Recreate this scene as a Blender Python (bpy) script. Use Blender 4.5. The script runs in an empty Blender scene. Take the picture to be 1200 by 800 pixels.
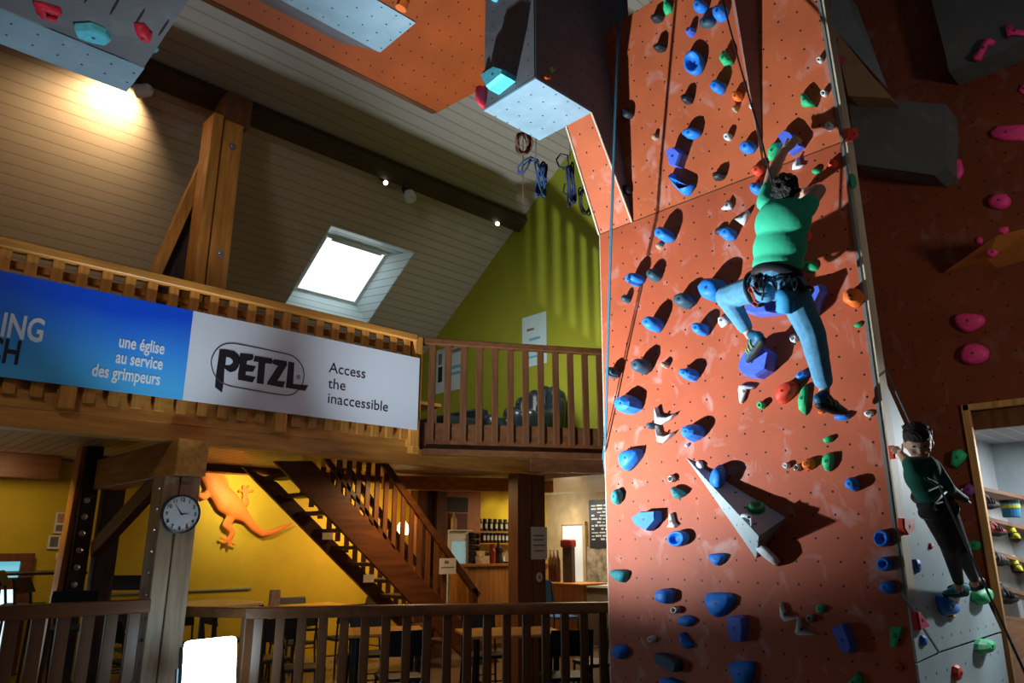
import bpy, bmesh, math, random
from mathutils import Vector, Matrix
S = bpy.context.scene
COL = S.collection
V3 = Vector
# ------------------------------------------------------------------ camera
FPX, PITCH, YAW = 858.5, math.radians(15.47), math.radians(46.3)
CAM = V3((0, 0, 1.6))
FW = V3((math.cos(YAW)*math.cos(PITCH), math.sin(YAW)*math.cos(PITCH), math.sin(PITCH)))
RT = V3((math.sin(YAW), -math.cos(YAW), 0))
UP = RT.cross(FW)
cd = bpy.data.cameras.new('camera')
cd.sensor_width = 36
cd.lens = FPX*36/1200
cam = bpy.data.objects.new('camera', cd)
COL.objects.link(cam)
cam.matrix_world = Matrix((RT, UP, -FW)).transposed().to_4x4()
cam.location = CAM
cd.clip_start = 0.05
S.camera = cam
# ------------------------------------------------------------------ world, exposure
W = bpy.data.worlds.new('hall_world')
S.world = W
W.use_nodes = True
W.node_tree.nodes['Background'].inputs[0].default_value = (.45, .62, .9, 1)
W.node_tree.nodes['Background'].inputs[1].default_value = 0.035
S.view_settings.view_transform = 'Standard'
S.view_settings.look = 'None'
S.view_settings.exposure = 0.0
S.view_settings.gamma = 1
S.view_settings.use_curve_mapping = False

def light(name, kind, loc, target, power, color, size=.1, spot=None, blend=.5, size_y=None):
    l = bpy.data.lights.new(name, kind)
    l.energy = power
    l.color = color
    if kind == 'AREA':
        l.size = size
        if size_y:
            l.shape = 'RECTANGLE'; l.size_y = size_y
    else:
        l.shadow_soft_size = size
    if kind == 'SPOT':
        l.spot_size = math.radians(spot); l.spot_blend = blend
    o = bpy.data.objects.new(name, l)
    COL.objects.link(o)
    o.location = loc
    if target is not None:
        o.rotation_euler = (V3(target)-V3(loc)).to_track_quat('-Z', 'Y').to_euler()
    return o

WARM = (1, .62, .25)
# unseen soft fill added behind and above the camera
light('hall_fill', 'AREA', (-1.5, -2.5, 6.5), (3.5, 5.5, 2.6), 20, (.85, .9, 1), 4.0)
# spot inside the shop, shining through its opening onto tower side and child
light('shop_door_spot', 'SPOT', (8.2, .72, 2.5), (5.9, 1.75, 1.6), 215, (.90, .97, 1), .06, 75, .6)
# the strobe on its stand throws its light up at the tower (its diffuser glows too)
STROBE = CAM + (FW + RT*((246-600)/FPX) + UP*((400-779)/FPX))*5.45
light('strobe_beam', 'SPOT', STROBE + V3((.2, -.36, .26)), STROBE + V3((2.7, -1.85, 3.45)), 2250, (.80, .93, 1), .05, 100, 1.0)
# unseen low fill added to brighten the dark wall and its pink holds
light('right_hall_fill', 'SPOT', (3.4, -3.2, 2.6), (7.3, .6, 3.7), 300, (1, .93, .85), .3, 64, .8)
# unseen fill added at the front left for the gallery edge and banner
light('front_left_fill', 'SPOT', (-1.2, 2.6, 5.4), (2.5, 6.6, 3.5), 430, (1, .92, .82), .5, 70, .8)
# the same lamp's light going straight up to the hanging volumes and the roof
light('strobe_spill', 'SPOT', STROBE + V3((.0, -.36, .3)), STROBE + V3((-.75, .1, 5)), 330, (.78, .92, 1), .05, 62, .8)
# skylight daylight
light('skylight_daylight', 'AREA', (5.75, 10.3, 6.3), (5.6, 8.2, 3.2), 22, (.75, .9, 1), 1.0)
# unseen gallery fill, bar, shop and cafe lights, then two added warm fills
light('gallery_fill', 'AREA', (6.6, 6.7, 4.1), (8, 7.9, 3.5), 20, (.95, 1, .85), .5)
light('bar_ceiling_light', 'AREA', (9.6, 8.2, 2.4), (9.6, 8.3, 0), 38, (1, .75, .45), .8)
light('shop_ceiling_light', 'AREA', (9.2, 0.9, 2.55), (9.2, 1.2, 0), 55, (.9, .96, 1), 1.0)
light('cafe_lamp', 'AREA', (5.6, 7.6, 2.4), (5.6, 7.6, 0), 24, (1, .6, .25), .3)
light('left_cafe_fill', 'AREA', (1.5, 9.3, 2.4), (1.5, 10, 1.0), 9, (1, .72, .35), .6)  # unseen warm fill added for the ochre wall at the left
light('stair_fill', 'AREA', (6.4, 9.5, 2.28), (6.4, 10.3, 1.0), 30, (1, .65, .3), .5)  # unseen warm fill added for the yellow wall behind the stair

# ------------------------------------------------------------------ geometry helpers
def ray(px, py):
    return FW + RT*((px-600)/FPX) + UP*((400-py)/FPX)
def at(px, py, axis, val):
    d = ray(px, py)
    return CAM + d*((val-CAM[axis])/d[axis])
def onp(px, py, P0, n):
    d = ray(px, py)
    return CAM + d*((P0-CAM).dot(n)/d.dot(n))
def pts(l, axis, val):
    return [at(x, y, axis, val) for x, y in l]

def mesh_obj(name, bm, m, parent=None, smooth=False):
    bmesh.ops.recalc_face_normals(bm, faces=bm.faces[:])
    me = bpy.data.meshes.new(name)
    bm.to_mesh(me)
    bm.free()
    if m:
        me.materials.append(m)
    if smooth:
        for p in me.polygons:
            p.use_smooth = True
    o = bpy.data.objects.new(name, me)
    COL.objects.link(o)
    if parent is not None:
        o.parent = parent
        o.matrix_parent_inverse = Matrix.Translation(-parent.location) if parent.type == 'EMPTY' else Matrix()
    return o
def tag(o, label, cat, group=None):
    o['label'] = label; o['category'] = cat
    if group: o['group'] = group
    return o
def thing(name, label, cat, loc, group=None):
    o = bpy.data.objects.new(name, None)
    COL.objects.link(o)
    o.location = loc
    o.empty_display_size = .1
    return tag(o, label, cat, group)
def struct(o, label=None):
    o['kind'] = 'structure'
    if label: o['label'] = label
    return o

def prism(bm, poly, off):
    a = [bm.verts.new(p) for p in poly]
    b = [bm.verts.new(V3(p)+V3(off)) for p in poly]
    n = len(a)
    bm.faces.new(a); bm.faces.new(b[::-1])
    for i in range(n):
        bm.faces.new((a[i], b[i], b[(i+1) % n], a[(i+1) % n]))
def box(bm, lo, hi):
    x0, y0, z0 = lo; x1, y1, z1 = hi
    prism(bm, [(x0, y0, z0), (x1, y0, z0), (x1, y1, z0), (x0, y1, z0)], (0, 0, z1-z0))
def beam(bm, p0, p1, w, h, up=(0, 0, 1)):
    p0 = V3(p0); p1 = V3(p1)
    d = (p1-p0).normalized()
    s = d.cross(V3(up))
    s = s.normalized() if s.length > 1e-4 else V3((1, 0, 0))
    u = s.cross(d)
    q = [p0+s*(a*w/2)+u*(b*h/2) for a, b in ((-1, -1), (1, -1), (1, 1), (-1, 1))]
    prism(bm, q, p1-p0)
def bevel(bm, w, seg=1):
    bmesh.ops.recalc_face_normals(bm, faces=bm.faces[:])
    e = [x for x in bm.edges if len(x.link_faces) == 2 and x.calc_face_angle(0) > .5]
    bmesh.ops.bevel(bm, geom=e, offset=w, segments=seg, profile=.6, affect='EDGES', clamp_overlap=True)
def frame_of(d):
    d = d.normalized()
    a = V3((0, 0, 1)) if abs(d.z) < .9 else V3((1, 0, 0))
    s = d.cross(a).normalized()
    return s, d.cross(s).normalized()
def tube(bm, path, r, n=8, closed=False):
    path = [V3(p) for p in path]
    rings = []
    N = len(path)
    prev = None
    for i, p in enumerate(path):
        if closed:
            d = path[(i+1) % N]-path[i-1]
        else:
            d = path[min(i+1, N-1)]-path[max(i-1, 0)]
        d.normalize()
        if prev is None:
            s, u = frame_of(d)
        else:
            s = (prev - d*prev.dot(d)).normalized(); u = d.cross(s)
        prev = s
        rr = r[i] if isinstance(r, (list, tuple)) else r
        rings.append([bm.verts.new(p+s*(rr*math.cos(t*math.tau/n))+u*(rr*math.sin(t*math.tau/n))) for t in range(n)])
    for i in range(N if closed else N-1):
        A, B = rings[i], rings[(i+1) % N]
        for t in range(n):
            bm.faces.new((A[t], A[(t+1) % n], B[(t+1) % n], B[t]))
    if not closed:
        bm.faces.new(rings[0]); bm.faces.new(rings[-1][::-1])
def capsule(bm, p0, p1, r0, r1, n=18):
    p0 = V3(p0); p1 = V3(p1)
    d = p1-p0
    if d.length < 1e-5: d = V3((0, 0, 1e-4))
    u = d.normalized()
    P, R = [], []
    for a in (90, 60, 30, 0):
        P.append(p0-u*r0*math.sin(math.radians(a))); R.append(max(r0*math.cos(math.radians(a)), r0*.05))
    for a in (0, 30, 60, 90):
        P.append(p1+u*r1*math.sin(math.radians(a))); R.append(max(r1*math.cos(math.radians(a)), r1*.05))
    tube(bm, P, R, n)
def ellip(bm, c, rad, rot=None, n=28):
    M = Matrix.Translation(V3(c)) @ (rot.to_4x4() if rot is not None else Matrix()) @ Matrix.Diagonal((rad[0], rad[1], rad[2], 1))
    bmesh.ops.create_uvsphere(bm, u_segments=n, v_segments=n//2+2, radius=1, matrix=M)
def lathe(bm, c, axis, prof, n=20, side=None):
    axis = V3(axis).normalized()
    s, u = frame_of(axis)
    rings = []
    for r, h in prof:
        p = V3(c)+axis*h
        rings.append([bm.verts.new(p+s*(max(r, 1e-4)*math.cos(t*math.tau/n))+u*(max(r, 1e-4)*math.sin(t*math.tau/n))) for t in range(n)])
    for A, B in zip(rings, rings[1:]):
        for t in range(n):
            bm.faces.new((A[t], A[(t+1) % n], B[(t+1) % n], B[t]))
    bm.faces.new(rings[0]); bm.faces.new(rings[-1][::-1])
def blob(name, build, voxel, m, parent=None, smooth=3, flat=None):
    """union of overlapping solids melted into one continuous skin"""
    bm = bmesh.new()
    build(bm)
    bmesh.ops.recalc_face_normals(bm, faces=bm.faces[:])
    me = bpy.data.meshes.new(name+'_src')
    bm.to_mesh(me); bm.free()
    t = bpy.data.objects.new(name+'_src', me)
    COL.objects.link(t)
    r = t.modifiers.new('r', 'REMESH'); r.mode = 'VOXEL'; r.voxel_size = voxel
    if smooth:
        s = t.modifiers.new('s', 'SMOOTH'); s.factor = .5; s.iterations = smooth
    dg = bpy.context.evaluated_depsgraph_get()
    out = bpy.data.meshes.new_from_object(t.evaluated_get(dg))
    bpy.data.objects.remove(t); bpy.data.meshes.remove(me)
    out.name = name
    out.materials.clear()
    out.materials.append(m)
    for p in out.polygons: p.use_smooth = True
    o = bpy.data.objects.new(name, out)
    COL.objects.link(o)
    if parent is not None:
        o.parent = parent
        o.matrix_parent_inverse = Matrix.Translation(-parent.location) if parent.type == 'EMPTY' else Matrix()
    return o
def quick(name, fn, m, parent=None, bev=0, smooth=False):
    bm = bmesh.new()
    fn(bm)
    if bev: bevel(bm, bev)
    return mesh_obj(name, bm, m, parent, smooth)

# ------------------------------------------------------------------ materials
def nodes(name):
    m = bpy.data.materials.new(name)
    m.use_nodes = True
    t = m.node_tree
    return m, t, t.nodes['Principled BSDF']
def mat(name, c, rough=.6, var=.12, scale=8, bump=.0, metal=0.0, emit=None, spec=.4, stretch=None):
    m, t, b = nodes(name)
    b.inputs['Roughness'].default_value = rough
    b.inputs['Metallic'].default_value = metal
    b.inputs['Specular IOR Level'].default_value = spec
    b.inputs['Base Color'].default_value = (*c, 1)
    if emit:
        b.inputs['Emission Color'].default_value = (*emit[0], 1)
        b.inputs['Emission Strength'].default_value = emit[1]
        return m
    tc = t.nodes.new('ShaderNodeTexCoord')
    no = t.nodes.new('ShaderNodeTexNoise')
    no.inputs['Scale'].default_value = scale
    no.inputs['Detail'].default_value = 4
    src = tc.outputs['Object']
    if stretch:
        mp = t.nodes.new('ShaderNodeMapping')
        mp.inputs['Scale'].default_value = stretch
        t.links.new(src, mp.inputs[0]); src = mp.outputs[0]
    t.links.new(src, no.inputs['Vector'])
    cr = t.nodes.new('ShaderNodeValToRGB')
    cr.color_ramp.elements[0].position = .3
    cr.color_ramp.elements[1].position = .7
    cr.color_ramp.elements[0].color = (*[x*(1-var) for x in c], 1)
    cr.color_ramp.elements[1].color = (*[min(1, x*(1+var)) for x in c], 1)
    t.links.new(no.outputs['Fac'], cr.inputs[0])
    t.links.new(cr.outputs[0], b.inputs['Base Color'])
    if bump:
        bp = t.nodes.new('ShaderNodeBump')
        bp.inputs['Strength'].default_value = bump
        bp.inputs['Distance'].default_value = .02
        t.links.new(no.outputs['Fac'], bp.inputs['Height'])
        t.links.new(bp.outputs[0], b.inputs['Normal'])
    return m
def mth(t, op, a, b=None):
    n = t.nodes.new('ShaderNodeMath'); n.operation = op
    for i, x in enumerate((a, b)):
        if x is None: continue
        if isinstance(x, (int, float)): n.inputs[i].default_value = x
        else: t.links.new(x, n.inputs[i])
    return n.outputs[0]
def mixc(t, fac, a, b):
    n = t.nodes.new('ShaderNodeMix'); n.data_type = 'RGBA'
    t.links.new(fac, n.inputs[0]) if not isinstance(fac, float) else None
    for i, x in ((6, a), (7, b)):
        if isinstance(x, tuple): n.inputs[i].default_value = (*x, 1)
        else: t.links.new(x, n.inputs[i])
    return n.outputs[2]
def panel(name, c, axes, holes=True, chalk=.5, pitch=.156, off=(0.079, 0.08), rough=.55, hr=.055):
    """painted climbing panel: t-nut holes on a grid, chalk smears, faint joints"""
    m, t, b = nodes(name)
    b.inputs['Roughness'].default_value = rough
    b.inputs['Specular IOR Level'].default_value = .3
    tc = t.nodes.new('ShaderNodeTexCoord')
    sp = t.nodes.new('ShaderNodeSeparateXYZ')
    t.links.new(tc.outputs['Object'], sp.inputs[0])
    n1 = t.nodes.new('ShaderNodeTexNoise'); n1.inputs['Scale'].default_value = 2.2; n1.inputs['Detail'].default_value = 6
    t.links.new(tc.outputs['Object'], n1.inputs['Vector'])
    cr = t.nodes.new('ShaderNodeValToRGB')
    cr.color_ramp.elements[0].position = .3; cr.color_ramp.elements[1].position = .72
    cr.color_ramp.elements[0].color = (*[x*.85 for x in c], 1)
    cr.color_ramp.elements[1].color = (*[min(1, x*1.12) for x in c], 1)
    t.links.new(n1.outputs['Fac'], cr.inputs[0])
    colr = cr.outputs[0]
    if chalk:
        n2 = t.nodes.new('ShaderNodeTexNoise'); n2.inputs['Scale'].default_value = 5.5; n2.inputs['Detail'].default_value = 5; n2.inputs['Distortion'].default_value = .8
        mp = t.nodes.new('ShaderNodeMapping'); mp.inputs['Scale'].default_value = (1, 1, .8); mp.inputs['Rotation'].default_value = (.5, .3, .2)
        t.links.new(tc.outputs['Object'], mp.inputs[0]); t.links.new(mp.outputs[0], n2.inputs['Vector'])
        f = t.nodes.new('ShaderNodeMapRange')
        f.inputs[1].default_value = .57; f.inputs[2].default_value = .80; f.inputs[3].default_value = 0; f.inputs[4].default_value = chalk
        t.links.new(n2.outputs['Fac'], f.inputs[0])
        colr = mixc(t, f.outputs[0], colr, (.62, .55, .55))
    if holes:
        u = mth(t, 'SUBTRACT', mth(t, 'FRACT', mth(t, 'ADD', mth(t, 'DIVIDE', mth(t, 'SUBTRACT', sp.outputs[axes[0]], off[0]), pitch), 100.5)), .5)
        v = mth(t, 'SUBTRACT', mth(t, 'FRACT', mth(t, 'ADD', mth(t, 'DIVIDE', mth(t, 'SUBTRACT', sp.outputs[axes[1]], off[1]), pitch), 100.5)), .5)
        d = mth(t, 'SQRT', mth(t, 'ADD', mth(t, 'MULTIPLY', u, u), mth(t, 'MULTIPLY', v, v)))
        colr = mixc(t, mth(t, 'LESS_THAN', d, hr), colr, (.012, .008, .008))
    t.links.new(colr, b.inputs['Base Color'])
    bp = t.nodes.new('ShaderNodeBump'); bp.inputs['Strength'].default_value = .12; bp.inputs['Distance'].default_value = .01
    n3 = t.nodes.new('ShaderNodeTexNoise'); n3.inputs['Scale'].default_value = 60
    t.links.new(tc.outputs['Object'], n3.inputs['Vector'])
    t.links.new(n3.outputs['Fac'], bp.inputs['Height'])
    t.links.new(bp.outputs[0], b.inputs['Normal'])
    return m
def boards(name, c, axis, pitch, groove=(.08, .06, .05), depth=.5, rough=.5, var=.1, gw=.06, k=1.0, spec=.4):
    """tongue and groove boards: grooves across one axis"""
    m, t, b = nodes(name)
    b.inputs['Roughness'].default_value = rough
    b.inputs['Specular IOR Level'].default_value = spec
    tc = t.nodes.new('ShaderNodeTexCoord'); sp = t.nodes.new('ShaderNodeSeparateXYZ')
    t.links.new(tc.outputs['Object'], sp.inputs[0])
    q = mth(t, 'DIVIDE', mth(t, 'ADD', sp.outputs[axis], 50.0), pitch)
    fr = mth(t, 'FRACT', q)
    d = mth(t, 'ABSOLUTE', mth(t, 'SUBTRACT', fr, .5))
    g = mth(t, 'GREATER_THAN', d, .5-gw)
    wn = t.nodes.new('ShaderNodeTexWhiteNoise'); wn.noise_dimensions = '1D'
    t.links.new(mth(t, 'FLOOR', q), wn.inputs['W'])
    no = t.nodes.new('ShaderNodeTexNoise'); no.inputs['Scale'].default_value = 3; no.inputs['Detail'].default_value = 5
    mp = t.nodes.new('ShaderNodeMapping')
    sc = [6, 6, 6]; sc[0 if axis != 0 else 1] = 1
    mp.inputs['Scale'].default_value = sc
    t.links.new(tc.outputs['Object'], mp.inputs[0]); t.links.new(mp.outputs[0], no.inputs['Vector'])
    f = mth(t, 'ADD', mth(t, 'MULTIPLY', wn.outputs[0], .5), mth(t, 'MULTIPLY', no.outputs['Fac'], .6))
    base = mixc(t, f, tuple(x*(1-var) for x in c), tuple(min(1, x*(1+var)) for x in c))
    t.links.new(mixc(t, g, base, groove), b.inputs['Base Color'])
    bp = t.nodes.new('ShaderNodeBump'); bp.inputs['Strength'].default_value = depth; bp.inputs['Distance'].default_value = .012
    t.links.new(mth(t, 'SUBTRACT', 1.0, mth(t, 'GREATER_THAN', d, .5-gw*1.6)), bp.inputs['Height'])
    t.links.new(bp.outputs[0], b.inputs['Normal'])
    return m
def wood(name, c, axis=0, rough=.45, var=.3, spec=.4):
    st = [9, 9, 9]; st[axis] = .9
    return mat(name, c, rough, var, 2.2, .08, stretch=st, spec=spec)
M = {}
M['orange'] = panel('orange_climbing_panel', (.46, .092, .038), (1, 2), off=(4.079, 1.485), chalk=.42)
M['orange_up'] = panel('orange_overhang_panel', (.50, .110, .040), (1, 2), off=(4.0, 4.55), chalk=.34)
M['orange_ceil'] = panel('orange_ceiling_panel', (.42, .082, .015), (0, 1), chalk=.0, off=(3.1, 4.3))
M['slab'] = panel('grey_slab_panel', (.36, .46, .49), (0, 2), chalk=.2, off=(5.5, 1.0), hr=.05, pitch=.2)
M['grey_b'] = panel('lit_underside_panel', (.24, .36, .44), (0, 1), chalk=.25, off=(4.2, 4.3))  # grey undersides with the strobe's cool light put into the colour
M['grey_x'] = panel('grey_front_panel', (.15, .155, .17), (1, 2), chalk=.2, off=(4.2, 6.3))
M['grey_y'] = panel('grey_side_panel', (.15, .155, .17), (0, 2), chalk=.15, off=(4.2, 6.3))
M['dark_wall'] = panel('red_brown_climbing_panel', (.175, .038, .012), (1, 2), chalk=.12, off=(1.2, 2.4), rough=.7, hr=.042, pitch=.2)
M['dark_grey'] = panel('charcoal_climbing_panel', (.10, .11, .11), (1, 2), chalk=.1, off=(1.2, 2.4), holes=False)
M['plywood'] = mat('plywood_edge', (.55, .46, .33), .6, .12, 12, stretch=(3, 3, .6))
M['metal_edge'] = mat('grey_edge_strip', (.16, .17, .16), .5)
M['roof'] = boards('painted_roof_boards', (.46, .40, .34), 1, .118, (.33, .275, .21), .9, .55, .06, .05)
M['soffit'] = boards('wood_soffit_boards', (.50, .38, .25), 0, .12, (.12, .08, .04), .6, .4, .15)
M['shopceil'] = boards('grey_shop_ceiling_boards', (.45, .45, .43), 1, .16, (.75, .75, .72), .3, .4, .05, .05)
M['pine'] = wood('orange_stained_pine', (.54, .235, .045), 0)
M['pine_z'] = wood('orange_stained_pine_upright', (.54, .235, .045), 2)
M['pine_y'] = wood('orange_stained_pine_cross', (.52, .235, .05), 1)
M['brown'] = wood('brown_stained_timber', (.13, .045, .017), 0)
M['brown_z'] = wood('brown_stained_upright', (.15, .055, .02), 2)
M['dark'] = wood('dark_roof_timber', (.055, .03, .017), 0, .6)
M['dark_z'] = wood('dark_timber_upright', (.045, .025, .022), 2, .6)
M['post'] = wood('weathered_pine_post', (.36, .24, .15), 2)
M['rail'] = wood('red_brown_railing_wood', (.11, .040, .014), 0, .35)
M['rail_z'] = wood('red_brown_baluster_wood', (.095, .035, .013), 2, .4)
M['yellow'] = mat('ochre_yellow_wall_paint', (.58, .41, .02), .7, .06, 5, .15)
M['lime'] = mat('lime_yellow_gable_paint', (.30, .31, .018), .7, .05, 3, .1)
M['white'] = mat('white_paint', (.75, .78, .8), .5, .03)
M['beige'] = mat('beige_rough_plaster', (.45, .32, .16), .8, .15, 5, .3)
M['stone'] = mat('rubble_stone_wall', (.34, .27, .18), .85, .5, 9, .8)
M['floor'] = mat('brown_tile_floor', (.20, .15, .11), .22, .15, 4)
M['black'] = mat('black_plastic', (.012, .012, .014), .4, .1)
M['blackm'] = mat('black_painted_steel', (.02, .022, .025), .35, .1)
M['steel'] = mat('brushed_steel', (.6, .6, .6), .3, .05, metal=.9)
M['paper'] = mat('white_paper', (.72, .72, .72), .7, .03)
M['counter'] = wood('orange_brown_counter_wood', (.33, .14, .035), 2, .4)
M['void'] = mat('dark_back_panel', (.03, .02, .02), .8)
# ================================================================== the setting
XT, YT, XG, YB, YW = 5.19, 1.82, 8.0, 6.59, 10.5
ZC = 0.0
Q = at(515, 390, 0, XG)
SL = .7145
def roofz(y): return Q.z - SL*(y-Q.y)
NR = V3((0, SL, 1)).normalized()           # roof normal, pointing up and out
def onroof(px, py, drop=0):
    return onp(px, py, Q-NR*drop, NR)

# floor and ground level walls
struct(quick('floor', lambda b: box(b, (-4, -6, -.1), (13, 13, 0)), M['floor']), 'brown tiled floor')
struct(quick('wall_back', lambda b: box(b, (-3, YW, 0), (11.2, YW+.2, 2.6)), M['yellow']), 'ochre yellow wall under the gallery')
struct(quick('wall_far', lambda b: box(b, (11, 4.2, 0), (11.2, YW, 2.6)), M['beige']), 'beige plaster wall behind the bar')
struct(quick('wall_partition', lambda b: box(b, (7.45, 4.0, 0), (11.2, 4.2, 8)), M['beige']))
# gallery floor (with its soffit boards) and bar ceiling
J = V3((4.77, YB, 0)); K = V3((6.75, 5.42, 0))
GF = [(-3, YB+.12), (J.x, YB+.12), (K.x, K.y+.1), (7.9, 5.0), (XG+.2, 5.0), (XG+.2, 13.6), (-3, 13.6)]
struct(quick('floor_gallery', lambda b: prism(b, [(x, y, 2.62) for x, y in GF], (0, 0, .13)), M['soffit']), 'board floor of the gallery')
struct(quick('ceiling_bar', lambda b: box(b, (XG+.2, 4.2, 2.56), (11.2, YW+.2, 2.7)), boards('white_bar_ceiling_boards', (.8, .75, .65), 1, .15, (.55, .5, .42), .2, .22, .05, .03)), 'shiny white board ceiling over the bar')
# gable wall
struct(quick('wall_gable', lambda b: prism(b, [(XG, 4.3, 2.7), (XG, 13.4, 2.7), (XG, 13.4, roofz(13.4)), (XG, 4.3, roofz(4.3))], (.2, 0, 0)), M['lime']), 'lime yellow gable wall of the gallery')
struct(quick('wall_knee', lambda b: box(b, (-3, 13.1, 2.7), (XG, 13.3, 3.6)), M['void']))
# roof with a skylight opening
sk = [onroof(*p) for p in ((387, 265), (485, 295), (430, 378), (335, 357))]
sx0, sx1 = 5.01, 6.52
sy0, sy1 = (sk[0].y+sk[1].y)/2, (sk[2].y+sk[3].y)/2
def roof_mesh(b):
    def strip(x0, x1, y0, y1):
        prism(b, [(x0, y0, roofz(y0)), (x1, y0, roofz(y0)), (x1, y1, roofz(y1)), (x0, y1, roofz(y1))], NR*.06)
    strip(-4, sx0, 2.5, 13.4); strip(sx1, XG, 2.5, 13.4)
    strip(sx0, sx1, 2.5, sy0); strip(sx0, sx1, sy1, 13.4)
struct(quick('ceiling', roof_mesh, M['roof']), 'sloping boarded roof ceiling')
up_s = V3((0, -1, SL)).normalized()
def rp(x, y, h=0): return V3((x, y, roofz(y))) + NR*h
win = thing('window_skylight', 'bright roof window in a white boarded reveal above the gallery', 'skylight', rp(5.76, sy1, 0))
del win['label'], win['category']; win['kind'] = 'structure'
HD = .34
ix0, ix1, iy0, iy1 = 5.19, 6.31, sy0+.28, sy1-.11
def reveal(b):
    o = [rp(sx0, sy0, -.01), rp(sx1, sy0, -.01), rp(sx1, sy1, -.01), rp(sx0, sy1, -.01)]
    i = [rp(ix0, iy0, HD), rp(ix1, iy0, HD), rp(ix1, iy1, HD), rp(ix0, iy1, HD)]
    for k in range(4):
        k2 = (k+1) % 4
        prism(b, [o[k], o[k2], i[k2], i[k]], (o[k]-(o[0]+o[2])/2).normalized()*.03)
quick('reveal', reveal, boards('white_reveal_boards', (.62, .78, .82), 2, .11, (.2, .3, .33), .3, .4, .03, .04), win)
def sash(b):
    for a, c in (((ix0, iy0), (ix1, iy0)), ((ix1, iy0), (ix1, iy1)), ((ix1, iy1), (ix0, iy1)), ((ix0, iy1), (ix0, iy0))):
        beam(b, rp(*a, HD-.02), rp(*c, HD-.02), .06, .05, NR)
quick('sash', sash, M['white'], win)
quick('pane', lambda b: prism(b, [rp(ix0, iy0, HD-.02), rp(ix1, iy0, HD-.02), rp(ix1, iy1, HD-.02), rp(ix0, iy1, HD-.02)], NR*.01),
      mat('bright_daylight_pane', (.8, .9, 1), emit=((.9, .97, 1), 2.2)), win)
quick('vent_flap', lambda b: beam(b, rp(ix0+.1, iy0+.02, HD-.06), rp(ix1-.1, iy0+.02, HD-.06), .04, .04, NR), M['white'], win)
# dark purlin along the roof
PY, PZ = 8.16, 6.86
struct(quick('beam_purlin', lambda b: beam(b, V3((-3, PY, PZ)) - NR*.02, V3((7.98, PY, PZ)) - NR*.02, .26, .24, NR), M['dark']), 'dark roof purlin running to the gable')
# ---------------------------------------------------- timber frame upstairs
def up_post(b):
    box(b, (2.68, 7.82, 2.75), (2.80, 8.14, 6.45)); box(b, (2.82, 7.82, 2.75), (3.04, 8.14, 6.7))
struct(quick('post_gallery', up_post, M['pine_z'], bev=.006), 'paired timber post holding the roof purlin')
a0 = at(285, 100, 1, 7.9); a1 = at(183, 322, 1, 8.3)
struct(quick('beam_rafter', lambda b: prism(b, [at(276, 98, 1, 8.2), at(290, 98, 1, 8.2), at(189, 324, 1, 8.2), at(131, 450, 1, 8.2), at(118, 450, 1, 8.2), at(176, 322, 1, 8.2)], (0, .13, 0)), M['pine_z'], bev=.006))
struct(quick('beam_rafter_shade', lambda b: prism(b, [at(270, 125, 1, 8.36), at(282, 108, 1, 8.36), at(248, 420, 1, 8.36), at(140, 420, 1, 8.36), at(187, 322, 1, 8.36)], (0, .06, 0)), M['dark_z']))  # dark filler set back, standing in for the shaded side of the rafter
struct(quick('beam_collar', lambda b: box(b, (2.80, 7.80, 6.40), (3.12, 8.2, 6.80)), M['brown_z'], bev=.03))
struct(quick('beam_brace', lambda b: beam(b, (2.74, 8.3, 3.3), (2.74, 10.4, 4.7), .1, .2), M['brown'], bev=.006))
for z, r in ((6.1, .045), (4.75, .045)):
    struct(quick('bolt_washer', lambda b: lathe(b, (2.93, 7.82, z), (0, -1, 0), [(r, -.002), (r, .008), (.018, .01), (.016, .03)], 14), M['steel'], smooth=False))
# ---------------------------------------------------- gallery edge: beams and fascia
struct(quick('beam_gallery', lambda b: (box(b, (-3, YB-.02, 2.45), (6.75, YB+.16, 2.63))), M['pine'], bev=.006), 'long pine beam under the gallery edge')
struct(quick('trim_fascia', lambda b: box(b, (-3, YB-.03, 2.60), (4.80, YB+.06, 2.90)), M['pine'], bev=.005))
for x in (1.38, 3.17, 4.72):
    struct(quick('trim_cover_block', lambda b: box(b, (x-.06, YB-.12, 2.62), (x+.06, YB-.03, 2.92)), M['pine_z'], bev=.006))
# soffit joists and beams
struct(quick('beam_joist', lambda b: box(b, (-3, 10.1, 2.34), (2.2, 10.35, 2.62)), M['brown'], bev=.006))
struct(quick('beam_joist', lambda b: box(b, (2.5, 9.75, at(260, 553, 1, 9.75).z), (7.4, 10.0, 2.62)), M['brown'], bev=.006))
# cantilever beam with end grain, clock post under it
struct(quick('beam_cantilever', lambda b: box(b, (2.24, 6.42, 2.16), (2.50, 8.75, 2.47)), M['pine_y'], bev=.008), 'thick pine beam end over the clock post')
struct(quick('post_clock', lambda b: (box(b, (2.20, 6.52, 0), (2.325, 6.80, 2.16)), box(b, (2.335, 6.52, 0), (2.50, 6.80, 2.16))), M['post'], bev=.006), 'paired timber post carrying the wall clock')
struct(quick('post_left', lambda b: (beam(b, (2.24, 8.95, 0), (2.24, 8.95, 2.62), .16, .2, (0, 1, 0)), beam(b, (2.48, 8.9, 0), (2.48, 8.9, 2.5), .2, .2, (0, 1, 0))), M['dark_z'], bev=.006))
struct(quick('post_left_face', lambda b: beam(b, (2.09, 9.02, 0), (2.15, 9.02, 2.62), .06, .22, (0, 1, 0)), M['pine_z'], bev=.004))
struct(quick('beam_knee_brace', lambda b: beam(b, (2.35, 8.75, 1.55), (2.35, 7.0, 2.2), .1, .16), M['brown'], bev=.006))
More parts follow.
